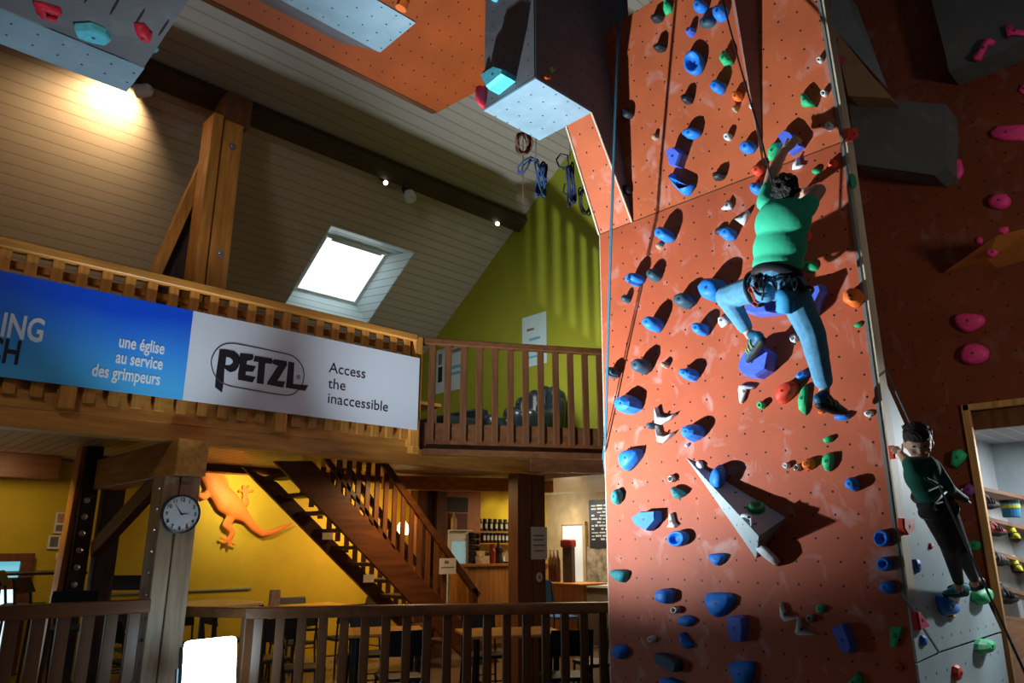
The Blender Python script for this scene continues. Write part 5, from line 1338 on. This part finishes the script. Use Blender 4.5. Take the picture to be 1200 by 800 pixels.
CHS = [('dark chair left of the pale octagonal table', tx-.80, ty-.15, 1.7), ('dark chair behind the pale octagonal table, left one', tx-.48, ty+.80, 0), ('dark chair behind the pale octagonal table, right one', tx+.02, ty+.84, -.1), ('dark chair in front of the pale octagonal table', tx+.25, ty-.95, 3.3),
  ('dark chair at the left end of the long wall table', 4.22, 9.64, 1.55), ('dark chair before the long wall table, left of the paper cup', 4.72, 8.85, 3.2), ('dark chair before the long wall table, right side', 5.42, 8.85, 3.1), ('dark chair at the right end of the long wall table', 6.16, 9.6, -1.5), ('dark chair in the corner under the stair', 5.5, 10.14, 0),
  ('dark chair left of the warm lit honey table', tx3-.68, ty3+.38, 1.1), ('dark chair in front of the warm lit honey table', tx3-.30, ty3-.68, 2.7), ('dark chair behind the warm lit honey table', tx3+.28, ty3+.72, -.5),
  ('dark chair behind the table before the bar', tx4+.30, ty4+.72, -.4), ('dark chair in front of the table before the bar', tx4-.05, ty4-.78, 2.6), ('dark chair right of the table before the bar', tx4+.78, ty4-.48, -2.0)]
for l, x, y, r in CHS: chair(l, x, y, r)
for l, px, py, Y_, r in (('leftmost tall black bar stool beside the left window', 33, 668, 8.9, 1.2), ('second tall black bar stool from the left window', 58, 676, 8.3, 1.0), ('tall black bar stool right of the dark post', 145, 675, 8.15, -.6), ('tall black bar stool nearest the left railing', 90, 690, 7.8, 2.9)):
    q = at(px, py, 1, Y_)
    chair(l, q.x, q.y, r, max(q.z, 1.0), max(q.z, 1.0)-.32, .36, M['black'], 'bar_stool', 'tall black bar stools', 'bar stool')
hx = at(60, 671, 1, 9.2)
table('tall black bar table under the framed pictures', hx.x, 9.8, -.1, .9, .6, hx.z, M['blackm'])
cp = at(333, 697, 1, 9.5)
tag(quick('menu_card', lambda b: (prism(b, [(4.72, 9.5, .80), (4.86, 9.5, .80), (4.86, 9.53, 1.02), (4.72, 9.53, 1.02)], (0, .008, 0)), prism(b, [(4.72, 9.58, .80), (4.86, 9.58, .80), (4.86, 9.55, 1.02), (4.72, 9.55, 1.02)], (0, -.008, 0))), mat('pale_printed_card', (.62, .58, .56), .6, .3, 26)), 'folded printed menu card standing on the long wall table', 'menu card')
# dado rail on the yellow wall
struct(quick('trim_dado', lambda b: box(b, (2.6, GY-.015, .99), (4.9, GY+.01, 1.01)), mat('grey_dado_rail', (.30, .33, .32), .5)))
# ---------------------------------------------------- bar
def yb(px0, py0, px1, py1, Y):
    a, b_ = at(px0, py0, 1, Y), at(px1, py1, 1, Y)
    return min(a.x, b_.x), max(a.x, b_.x), min(a.z, b_.z), max(a.z, b_.z)
CY = 9.75
x0, x1, z0, z1 = yb(521, 577, 562, 700, CY)
cab = thing('bar_cabinet', 'tall orange wooden bar cabinet with a chalkboard, beside the glass fridge', 'cabinet', (x0, CY, 0))
fx0, fx1, fz0, fz1 = yb(525, 622, 547, 690, CY)
quick('carcass', lambda b: (box(b, (x0, CY, fz1+.02), (x1, CY+.5, 2.5)), box(b, (fx1+.02, CY, 0), (x1, CY+.5, fz1+.02)), box(b, (x0-.08, CY, 0), (fx0-.02, CY+.5, fz1+.02))), mat('orange_cabinet_wood', (.42, .15, .03), .45, .15), cab)
a0_, a1_, c0_, c1_ = yb(524, 582, 547, 600, CY)
quick('chalkboard', lambda b: box(b, (a0_, CY-.03, c0_), (a1_, CY, c1_)), mat('chalkboard', (.02, .025, .025), .6), cab)
a0_, a1_, c0_, c1_ = yb(525, 601, 547, 621, CY)
quick('niche', lambda b: box(b, (a0_, CY-.01, c0_), (a1_, CY, c1_)), mat('dark_red_niche', (.12, .03, .015), .6), cab)
fr = thing('glass_fridge', 'white framed glass door fridge in the bar cabinet', 'fridge', (fx0, CY, 0))
quick('ledge', lambda b: box(b, (fx0, CY-.13, fz1+.004), (fx1, CY-.001, fz1+.02)), M['white'], cab)
quick('body', lambda b: box(b, (fx0, CY+.03, 0), (fx1, CY+.45, fz1)), M['white'], fr)
def ff_(b):
    w = .06
    box(b, (fx0, CY-.03, .1), (fx0+w, CY+.03, fz1)); box(b, (fx1-w, CY-.03, .1), (fx1, CY+.03, fz1)); box(b, (fx0+w, CY-.03, fz1-.16), (fx1-w, CY+.03, fz1)); box(b, (fx0+w, CY-.03, .1), (fx1-w, CY+.03, .2))
quick('door_frame', ff_, M['white'], fr)
quick('glass_door', lambda b: box(b, (fx0+.06, CY-.01, .2), (fx1-.06, CY+.01, fz1-.16)), mat('lit_fridge_glass', (.25, .4, .42), emit=((.25, .48, .5), .45)), fr)
for i in range(4):
    quick('shelf', lambda b: box(b, (fx0+.07, CY-.016, .45+i*.22), (fx1-.07, CY-.010, .462+i*.22)), M['white'], fr)
bp_ = at(532, 622, 1, CY-.08)
tag(quick('liquor_bottle', lambda b: lathe(b, (bp_.x, CY-.07, fz1+.021), (0, 0, 1), [(.045, 0), (.05, .02), (.05, .17), (.02, .22), (.016, .28), (.02, .285)], 14), mat('amber_bottle', (.45, .33, .15), .3), smooth=True), 'pale bottle standing in the niche above the fridge', 'bottle')
x0, x1, z0, z1 = yb(549, 624, 558, 659, CY-.02)
wr = thing('wine_rack', 'narrow wine rack of dark bottles right of the fridge', 'wine rack', (x0, CY, z0))
quick('rack_frame', lambda b: [box(b, (x0, CY-.12, z1-.01-i*(z1-z0)/5), (x1, CY-.001, z1+.005-i*(z1-z0)/5)) for i in range(6)], M['brown'], wr)
for i in range(5):
    for j in range(2):
        q = V3((x0+(j+.5)*(x1-x0)/2, CY-.15, z1-(i+.55)*(z1-z0)/5))
        quick('wine_bottle', lambda b: lathe(b, q, (0, 1, 0), [(.018, 0), (.035, .012), (.04, .03), (.04, .13)], 10), mat('dark_bottle_glass', (.03, .02, .02), .2), wr)
# shelves with jars
SY = 10.25
JAR = mat('black_jar', (.015, .015, .017), .3); JLAB = mat('pale_jar_label', (.6, .58, .52), .6)
first = None
for r_, (py, xs_, n_) in enumerate(((622.5, (562, 609), 9), (636, (566, 609), 11))):
    a = at(558, py, 1, SY); b_ = at(614, py, 1, SY); zz = (a.z+b_.z)/2
    tag(quick('wall_shelf', lambda b: box(b, (a.x, SY-.1, zz-.03), (b_.x, YW, zz)), M['pine'], bev=.004), ('upper', 'lower')[r_]+' wooden shelf of jars on the yellow bar wall', 'shelf')
    ja, jb = at(xs_[0], py, 1, SY).x, at(xs_[1], py, 1, SY).x
    for i in range(n_):
        q = V3((ja+(jb-ja)*i/(n_-1), SY, zz))
        lb = ('black lidded jar on the upper bar shelf', 'black lidded jar on the lower bar shelf')[r_]
        if first is None:
            j = thing('storage_jar', lb, 'jar', q, 'jars on the upper bar shelf')
            jb_ = quick('jar_body', lambda b: lathe(b, q, (0, 0, 1), [(.042, 0), (.045, .01), (.045, .16), (.034, .18), (.037, .185), (.037, .22), (0, .22)], 14), JAR, j, smooth=False)
            jl_ = quick('paper_label', lambda b: prism(b, [q+V3((-.026, -.047, .05)), q+V3((.026, -.047, .05)), q+V3((.026, -.047, .13)), q+V3((-.026, -.047, .13))], (0, .02, 0)), JLAB, j)
            first = j
        else:
            j = first.copy(); COL.objects.link(j); j.location = q; j['label'] = lb; j['group'] = ('jars on the upper bar shelf', 'jars on the lower bar shelf')[r_]
            for ch in (jb_, jl_):
                c2 = ch.copy(); COL.objects.link(c2); c2.parent = j; c2.matrix_parent_inverse = Matrix.Translation(-first.location)
light('shelf_spot', 'SPOT', (10.2, 9.7, 2.5), at(604, 612, 1, YW), 26, (1, .85, .45), .03, 75, .8)
light('shelf_spot', 'SPOT', (9.45, 9.8, 2.5), at(578, 612, 1, YW), 12, (1, .85, .45), .03, 75, .8)
# counter
KY = 9.22
x0, x1, z0, z1 = yb(548, 661, 614, 720, KY)
cn = thing('bar_counter', 'orange brown wooden bar counter left of the dark paired post', 'counter', (x0, KY, 0))
quick('front_panel', lambda b: [box(b, (x0+(x1+.6-x0)*i/4+.004, KY, .08), (x0+(x1+.6-x0)*(i+1)/4-.004, KY+.04, z1-.04)) for i in range(4)], M['counter'], cn)
quick('carcass', lambda b: box(b, (x0, KY+.04, 0), (x1+.6, KY+.42, z1-.04)), M['counter'], cn)
quick('worktop', lambda b: box(b, (x0-.04, KY-.06, z1-.04), (x1+.64, KY+.46, z1)), M['counter'], cn, bev=.006)
def onc(px, dy=.22): return V3((at(px, 660, 1, KY+dy).x, KY+dy, z1))
q = onc(566); tag(quick('flyer_box', lambda b: (box(b, q+V3((-.12, -.05, 0)), q+V3((.1, .05, .12))), box(b, q+V3((-.10, .0, .12)), q+V3((.04, .05, .2)))), mat('beige_leaflets', (.5, .36, .2), .7, .4, 20)), 'stack of beige leaflets on the left of the bar counter', 'leaflets')
q = onc(577); tag(quick('thermos', lambda b: lathe(b, q, (0, 0, 1), [(.05, 0), (.055, .02), (.055, .2), (.04, .24), (.045, .25), (.045, .31), (0, .31)], 16), mat('dark_red_thermos', (.25, .03, .02), .35)), 'dark red thermos standing on the bar counter', 'thermos')
q = onc(584); tag(quick('coffee_grinder', lambda b: (lathe(b, q, (0, 0, 1), [(.07, 0), (.075, .02), (.06, .15), (.08, .2), (.08, .24), (.03, .26), (.02, .34), (0, .34)], 16)), M['black']), 'black grinder on the bar counter right of the thermos', 'coffee grinder')
q = onc(600); cd_ = thing('cake_dome', 'glass cake dome on a dark tray on the bar counter', 'cake dome', q)
quick('tray', lambda b: lathe(b, q, (0, 0, 1), [(.2, 0), (.22, .02), (.2, .025)], 24), M['black'], cd_)
gm, gt, gb = nodes('clear_glass'); gb.inputs['Transmission Weight'].default_value = .8; gb.inputs['Roughness'].default_value = .08; gb.inputs['Base Color'].default_value = (.9, .92, .85, 1)
quick('dome', lambda b: lathe(b, q+V3((0, 0, .026)), (0, 0, 1), [(.17, 0), (.17, .06), (.14, .13), (.07, .17), (.02, .175), (.02, .2), (0, .2)], 24), gm, cd_, smooth=True)
for i in range(5):
    q = onc(566+i*3.1, .37)
    tag(quick('drinking_glass', lambda b: lathe(b, q, (0, 0, 1), [(.028, 0), (.034, .18), (.03, .18), (.025, .01)], 12), gm, smooth=True), 'tall clear glass in the row at the back of the bar counter', 'glass', 'glasses on the bar counter')
# far wall: kitchen doorway, menu board, rough stone
WX = 10.99
def xw(px0, py0, px1, py1, X=WX):
    a, b_ = at(px0, py0, 0, X), at(px1, py1, 0, X)
    return min(a.y, b_.y), max(a.y, b_.y), min(a.z, b_.z), max(a.z, b_.z)
y0, y1, z0, z1 = xw(660, 615, 687, 712)
d2 = struct(quick('door_2', lambda b: (box(b, (WX-.02, y0, 0), (WX, y1, z1))), mat('white_kitchen_opening', (.85, .87, .88), .5, .04)), 'bright white kitchen doorway')
quick('door_frame', lambda b: (box(b, (WX-.06, y0-.07, 0), (WX, y0, z1+.06)), box(b, (WX-.06, y1, 0), (WX, y1+.07, z1+.06)), box(b, (WX-.06, y0, z1), (WX, y1, z1+.06))), M['beige'], d2)
quick('worktop', lambda b: (box(b, (WX-.25, y0+.05, .88), (WX-.02, y1-.05, .93)), box(b, (WX-.24, y0+.05, 0), (WX-.02, y1-.3, .88))), M['white'], d2)
light('doorway_fill', 'AREA', (WX-.9, (y0+y1)/2, 2.3), (WX, (y0+y1)/2, 1.1), 13, (.95, 1, 1), .25)  # added in front of the white slab so it reads as a lit room
light('wall_washer', 'SPOT', (WX-.35, at(673, 600, 0, WX).y, 2.52), at(673, 618, 0, WX), 11, (1, .75, .45), .02, 60, .9)
y0, y1, z0, z1 = xw(691, 586, 722, 642, WX-.02)
mb = thing('menu_board', 'black menu board with white chalk lines on the wall by the tower edge', 'menu board', (WX-.02, y0, z0))
quick('board', lambda b: box(b, (WX-.05, y0, z0), (WX-.02, y1, z1)), mat('black_board', (.018, .02, .02), .5), mb)
CHK = mat('white_chalk', (.6, .62, .6), .8)
rr = random.Random(9)
def chalk(b):
    for i in range(11):
        zz = z1-.12-i*(z1-z0-.2)/11
        yy = y1-.06
        while yy > y0+.12:
            L = rr.uniform(.05, .16)
            if rr.random() < .75: box(b, (WX-.054, yy-L, zz), (WX-.0505, yy, zz+rr.uniform(.018, .035)))
            yy -= L+.03
quick('chalk_lines', chalk, CHK, mb)
light('menu_spot', 'SPOT', (WX-.4, at(705, 590, 0, WX).y, 2.5), at(704, 600, 0, WX), 8, (1, .85, .65), .02, 70, .8)
y0, y1, z0, z1 = xw(688, 640, 740, 690)
struct(quick('wall_stone', lambda b: box(b, (WX-.03, y0, 0), (WX, y1, z1)), M['stone']))
q = at(702, 684, 0, 10.2)
wc = thing('side_counter', 'white topped low counter at the foot of the stone wall', 'counter', (10.2, q.y, 0))
quick('cupboard', lambda b: box(b, (10.0, q.y-1.0, 0), (10.6, q.y+.33, q.z-.05)), mat('cream_cupboard', (.5, .46, .38), .6), wc)
quick('worktop', lambda b: box(b, (9.95, q.y-1.0, q.z-.05), (10.65, q.y+.36, q.z)), M['white'], wc, bev=.006)
# glass display and red topped machine right of the post
q = at(672, 683, 0, 9.4)
kc = thing('snack_counter', 'orange brown counter end carrying the red topped machine', 'counter', (9.4, q.y, 0))
quick('front_panel', lambda b: box(b, (9.3, q.y-.28, 0), (9.4, q.y+.72, q.z-.03)), M['counter'], kc)
quick('worktop', lambda b: box(b, (9.26, q.y-.3, q.z-.03), (9.9, q.y+.75, q.z)), M['pine'], kc, bev=.006)
q2 = at(663, 680, 0, 9.5)
cm = thing('coffee_machine', 'glass sided machine with a dark red hood on the snack counter', 'coffee machine', (9.5, q2.y, q.z))
zt = at(663, 632, 0, 9.5).z; my0, my1, _a, _b = xw(656, 632, 671, 643, 9.45)
quick('cabinet', lambda b: box(b, (9.48, my0+.05, q.z), (9.56, my1-.03, zt-.13)), mat('dark_glass_cabinet', (.08, .07, .06), .2), cm)
quick('hood', lambda b: (box(b, (9.44, my0+.02, zt-.13), (9.58, my1, zt)), bevel(b, .04, 3)), mat('dark_red_hood', (.22, .025, .03), .3), cm)
q3 = q2 + V3((0, .42, 0))
for i in range(3):
    qq = V3((9.5+.03*i, my1+.10+.11*i, q.z))
    tag(quick('syrup_bottle', lambda b: lathe(b, qq, (0, 0, 1), [(.04, 0), (.045, .02), (.045, .34), (.016, .42), (.016, .52), (0, .52)], 12), mat('brown_glass', (.12, .05, .02), .2), smooth=True), 'tall brown bottle in the row left of the red topped machine', 'bottle', 'bottles beside the machine')
qb = at(670, 690, 0, 8.9)
chair('blue backed chair before the snack counter', 8.75, qb.y+.1, 1.2, 1.08, .55, .42, mat('blue_chair_cover', (.02, .13, .42), .6), 'blue_chair', None)
# notices on posts and stair
sheet(622, 617, 641, 655, 1, YB+.015, 'white paper notice pinned to the dark post before the bar', 'notice', None, 'paper_notice', .004, [(.12, .25, .85, .29, GREY_INK), (.12, .38, .8, .42, GREY_INK), (.12, .55, .9, .59, GREY_INK), (.2, .72, .85, .76, GREY_INK)])
sk_ = at(632, 676, 1, YB+.015)
stk = thing('round_sticker', 'oval white sticker low on the dark post before the bar', 'sticker', sk_)
quick('disc', lambda b: lathe(b, sk_, (0, -1, 0), [(.055, -.002), (.055, .004), (0, .004)], 24), M['paper'], stk)
quick('printed_mark', lambda b: prism(b, [sk_+V3((x, -.004, z)) for x, z in ((-.02, -.02), (.025, -.025), (.01, .0), (.015, .03), (-.01, .02))], (0, -.001, 0)), GREY_INK, stk)
sheet(515, 654, 534, 672, 1, 8.15, 'white paper sign hung on the stair balusters', 'notice', None, 'paper_notice', .004, [(.1, .55, .9, .62, GREY_INK), (.3, .15, .55, .35, GREY_INK)])
sheet(378, 624, 390, 632, 1, 8.195, 'upper small pale label on a stair tread', 'label', mat('grey_card', (.4, .36, .3), .7), 'tread_label', .003)
sheet(426, 673, 438, 682, 1, 8.195, 'lower small pale label on a stair tread', 'label', mat('grey_card', (.4, .36, .3), .7), 'tread_label', .003)
pl = at(472, 622, 1, 9.9)
pe = thing('pendant_lamp', 'small glowing pendant lamp seen through the stair balusters', 'lamp', pl)
quick('shade', lambda b: lathe(b, pl, (0, 0, 1), [(.085, -.06), (.095, 0), (.085, .09), (.04, .15), (.01, .16)], 18), mat('glowing_pendant_shade', (1, .85, .6), emit=((1, .78, .45), 3.2)), pe, smooth=True)
quick('cord', lambda b: tube(b, [pl+V3((0, 0, .16)), (pl.x, pl.y, 2.62)], .006, 6), M['black'], pe)
# ---------------------------------------------------- gallery things
PG = XG-.006
t_ = sheet(612, 373, 641, 425, 0, PG, 'pale blue white poster taped to the lime gable wall', 'poster', mat('pale_blue_poster', (.50, .66, .74), .5, .08, 3), 'wall_poster', .004, [(.2, .25, .5, .3, GREY_INK), (.3, .45, .75, .5, BLUE_INK), (.15, .80, .85, .84, BLUE_INK)])
sheet(512, 411, 541, 455, 0, PG, 'poster with a black drawing and blue stripes behind the gallery railing', 'poster', mat('pale_poster', (.52, .62, .66), .5, .05, 3), 'wall_poster', .004, [(.08, .1, .22, .35, GREY_INK), (.08, .4, .25, .75, M['black']), (.5, .08, .95, .16, GREY_INK), (.5, .45, .98, .52, BLUE_INK), (.5, .6, .98, .66, BLUE_INK)])
LEA = mat('black_leather', (.014, .022, .03), .3, .2, 12)
ac = thing('armchair', 'black leather tub armchair on the gallery against the lime wall', 'armchair', (7.45, 7.45, 2.75))
def acb(b):
    n = 14
    P_ = []
    for i in range(n+1):
        a = math.radians(-150+300*i/n)
        hh = .42+.50*max(0, math.cos(a))
        p_ = V3((7.36+.42*math.cos(a), 7.46+.50*math.sin(a), 2.75))
        capsule(b, p_+V3((0, 0, .12)), p_+V3((.05*math.cos(a), .05*math.sin(a), hh+.12)), .13, .11, 10)
blob('shell', acb, .02, LEA, ac, 4)
quick('seat', lambda b: (box(b, (7.0, 7.06, 2.9), (7.62, 7.86, 3.2)), bevel(b, .06, 3)), LEA, ac, smooth=True)
for a in (-1, 1):
    for c_ in (-1, 1): quick('leg', lambda b: lathe(b, (7.38+a*.25, 7.42+c_*.28, 2.75), (0, 0, 1), [(.02, 0), (.025, .16)], 10), FRM, ac)
sf = thing('sofa', 'low black sofa behind the gallery railing beside the armchair', 'sofa', (6.8, 9.2, 2.75))
quick('seat', lambda b: (box(b, (6.5, 8.3, 2.83), (7.3, 9.9, 3.15)), bevel(b, .05, 3)), LEA, sf, smooth=True)
quick('backrest', lambda b: (box(b, (7.2, 8.3, 2.83), (7.45, 9.9, 3.6)), bevel(b, .05, 3)), LEA, sf, smooth=True)
quick('armrest', lambda b: (box(b, (6.5, 9.9, 2.83), (7.4, 10.1, 3.4)), bevel(b, .04, 3)), LEA, sf, smooth=True)
quick('armrest', lambda b: (box(b, (6.5, 8.16, 2.83), (7.4, 8.3, 3.4)), bevel(b, .04, 3)), LEA, sf, smooth=True)
for a in (6.6, 7.3):
    for c_ in (8.2, 10.0): quick('leg', lambda b: box(b, (a-.03, c_-.03, 2.75), (a+.03, c_+.03, 2.84)), FRM, sf)
gt = thing('gallery_table', 'wooden table before the black sofa on the gallery', 'table', (5.9, 8.3, 2.75))
quick('tabletop', lambda b: box(b, (5.55, 7.9, 3.42), (6.2, 9.0, 3.47)), M['pine'], gt, bev=.006)
for a in (5.62, 6.13):
    for c_ in (7.98, 8.92): quick('leg', lambda b: box(b, (a-.03, c_-.03, 2.75), (a+.03, c_+.03, 3.42)), M['brown_z'], gt)
for i, (x, y) in enumerate(((5.75, 8.2), (5.95, 8.5), (5.85, 8.75))):
    tag(quick('mug', lambda b: lathe(b, (x, y, 3.47), (0, 0, 1), [(.035, 0), (.04, .01), (.04, .10), (.034, .10), (.032, .015)], 14), mat('pale_mug', (.55, .5, .4), .4), smooth=True), 'pale mug standing on the gallery table', 'mug', 'mugs on the gallery table')
# coiled ropes hanging between prow and gable
def dep(px, py, t): return CAM + ray(px, py)*t
def coil(label, cx_, cy_, rx, ry, n, col, t, extra=(), r=.011, seed=1, hang=None):
    R_ = random.Random(seed)
    def f(b):
        for i in range(n):
            a = R_.uniform(-.35, .35); sx_ = R_.uniform(.6, 1.1); sy_ = R_.uniform(.75, 1.1); dx = R_.uniform(-.25, .25)*rx
            tt = t+R_.uniform(-.12, .12)
            P_ = [(math.cos(u)*rx*sx_, math.sin(u)*ry*sy_) for u in [k*math.tau/18 for k in range(18)]]
            tube(b, [dep(cx_+dx+x*math.cos(a)-y*math.sin(a), cy_+x*math.sin(a)+y*math.cos(a), tt+.05*math.sin(k_)) for k_, (x, y) in enumerate(P_)], r, 6, True)
        for e in extra: tube(b, [dep(x, y, t+R_.uniform(-.05, .05)) for x, y in e], r, 6)
        if hang: tube(b, [dep(x, y, t) for x, y in hang], .005, 5)
    tag(quick('rope_coil', f, mat('rope_'+label.split()[0], col, .8, .3, 90), smooth=True), label, 'rope coil')
coil('brown coiled rope hanging under the prow corner', 613, 168, 9, 12, 7, (.13, .05, .03), 8.6, seed=3, hang=[(613, 160), (613, 238)])
coil('blue coiled rope draped and hanging below the prow', 634, 210, 5, 20, 6, (.02, .06, .16), 8.6, extra=[[(608, 204), (607, 196), (614, 188), (622, 184), (630, 187), (634, 200)], [(610, 203), (613, 194), (620, 188), (628, 188), (633, 199)], [(607, 200), (612, 205), (618, 196), (622, 186)]], seed=5, hang=[(628, 150), (628, 184)])
coil('navy coiled rope hanging beside the slanted orange panel', 669, 216, 3.5, 27, 6, (.02, .03, .09), 8.8, extra=[[(662, 197), (655, 195), (652, 187), (657, 180), (665, 182), (666, 192), (660, 199)]], seed=8, hang=[(668, 120), (668, 186)])
coil('black coiled rope half behind the slanted orange panel', 685, 236, 6, 17, 5, (.02, .015, .015), 8.9, extra=[[(662, 215), (660, 225), (668, 232)]], seed=9, hang=[(683, 150), (683, 220)])
# ---------------------------------------------------- shop shelves with shoes
SHY = 2.02
WS = wood('brown_shelf_board', (.26, .11, .04), 0)
su = thing('shop_shelf_unit', 'wooden shelf unit of climbing shoes seen through the shop opening', 'shelf unit', at(1160, 720, 1, SHY))
quick('back_panel', lambda b: prism(b, [at(1145, 575, 1, SHY+.26), at(1235, 590, 1, SHY+.26), at(1235, 740, 1, SHY+.26), at(1145, 715, 1, SHY+.26)], (0, .02, 0)), mat('pale_shelf_back', (.42, .44, .43), .7), su)
SHL = [((1152, 574), (1225, 590)), ((1157, 608), (1225, 626)), ((1163, 646), (1225, 666)), ((1171, 686), (1225, 704)), ((1177, 722), (1225, 732))]
for a, b_ in SHL:
    p0, p1 = at(*a, 1, SHY), at(*b_, 1, SHY)
    quick('shelf', lambda b: prism(b, [p0-V3((.25, 0, -.0)), p1, p1+V3((0, 0, .035)), p0+V3((-.25, 0, .035))], (0, .27, 0)), WS, su)
quick('base_panel', lambda b: prism(b, [at(1170, 724, 1, SHY), at(1240, 734, 1, SHY), at(1240, 830, 1, SHY), at(1170, 830, 1, SHY)], (0, .25, 0)), WS, su)
quick('upright', lambda b: prism(b, [at(1189, 618, 1, SHY-.01), at(1193, 619, 1, SHY-.01), at(1200, 800, 1, SHY-.01), at(1196, 800, 1, SHY-.01)], (0, .25, 0)), M['pine_z'], su) if False else None
def shopshoe(px, py, col1, col2, label, s=1.15, flip=1):
    s *= .82
    p = at(px, py, 1, SHY-.02)+V3((0, 0, .075))
    t = thing('climbing_shoe', label, 'climbing shoe', p)
    heel = p+V3((-.085*flip*s, .06, 0)); toe = p+V3((.085*flip*s, -.03, -.01)); an = heel+V3((.02*flip, 0, .11*s))
    shoe(t, an, heel, toe, s, col1, col2, RUB, V3((0, 0, 1)))
RED = mat('red_shoe', (.45, .03, .03), .5, .2, 20); YEL = mat('neon_yellow_shoe', (.60, .62, .04), .5, .2, 20); WHT = mat('white_strap', (.6, .6, .6), .5)
GRYS = mat('grey_brown_shoe', (.15, .12, .11), .7, .5, 40); BLS = mat('black_shoe', (.02, .02, .022), .5)
shopshoe(1163, 601, GRYS, BLK, 'grey brown patterned shoe on the top shop shelf', 1.3)
def cup(b):
    p = at(1186, 606, 1, SHY-.02)
    lathe(b, p, (0, 0, 1), [(.075, 0), (.08, .01), (.085, .14), (.08, .145), (.0, .145)], 18)
tub = thing('chalk_tub', 'blue tub with a yellow band on the top shop shelf', 'tub', at(1186, 606, 1, SHY-.02))
quick('tub_body', cup, mat('blue_tub', (.03, .22, .45), .4), tub)
quick('band', lambda b: lathe(b, at(1186, 606, 1, SHY-.02)+V3((0, 0, .09)), (0, 0, 1), [(.084, 0), (.088, .0), (.089, .035), (.085, .035)], 18), mat('yellow_band', (.55, .6, .05), .5), tub)
quick('lid', lambda b: lathe(b, at(1186, 606, 1, SHY-.02)+V3((0, 0, .14)), (0, 0, 1), [(.088, 0), (.09, .03), (0, .03)], 18), M['black'], tub)
shopshoe(1172, 633, RED, BLK, 'red shoe with black straps on the second shop shelf', 1.25)
shopshoe(1194, 640, YEL, BLK, 'neon yellow shoe on the second shop shelf', 1.25, -1)
shopshoe(1175, 668, BLS, WHT, 'black shoe with a white tongue on the third shop shelf', 1.25)
shopshoe(1197, 678, YEL, BLS, 'neon yellow and black shoe on the third shop shelf', 1.25, -1)
shopshoe(1185, 712, BLS, BLK, 'black shoe on the lowest shop shelf', 1.4)
sp_ = at(1197, 534, 2, 2.71)
tag(quick('ceiling_light', lambda b: lathe(b, (sp_.x, sp_.y, 2.72), (0, 0, -1), [(.10, 0), (.10, .02), (.08, .025), (0, .02)], 20), mat('glowing_ceiling_light', (1, 1, .95), emit=((1, 1, .95), 3))), 'round recessed light in the shop ceiling', 'ceiling light')
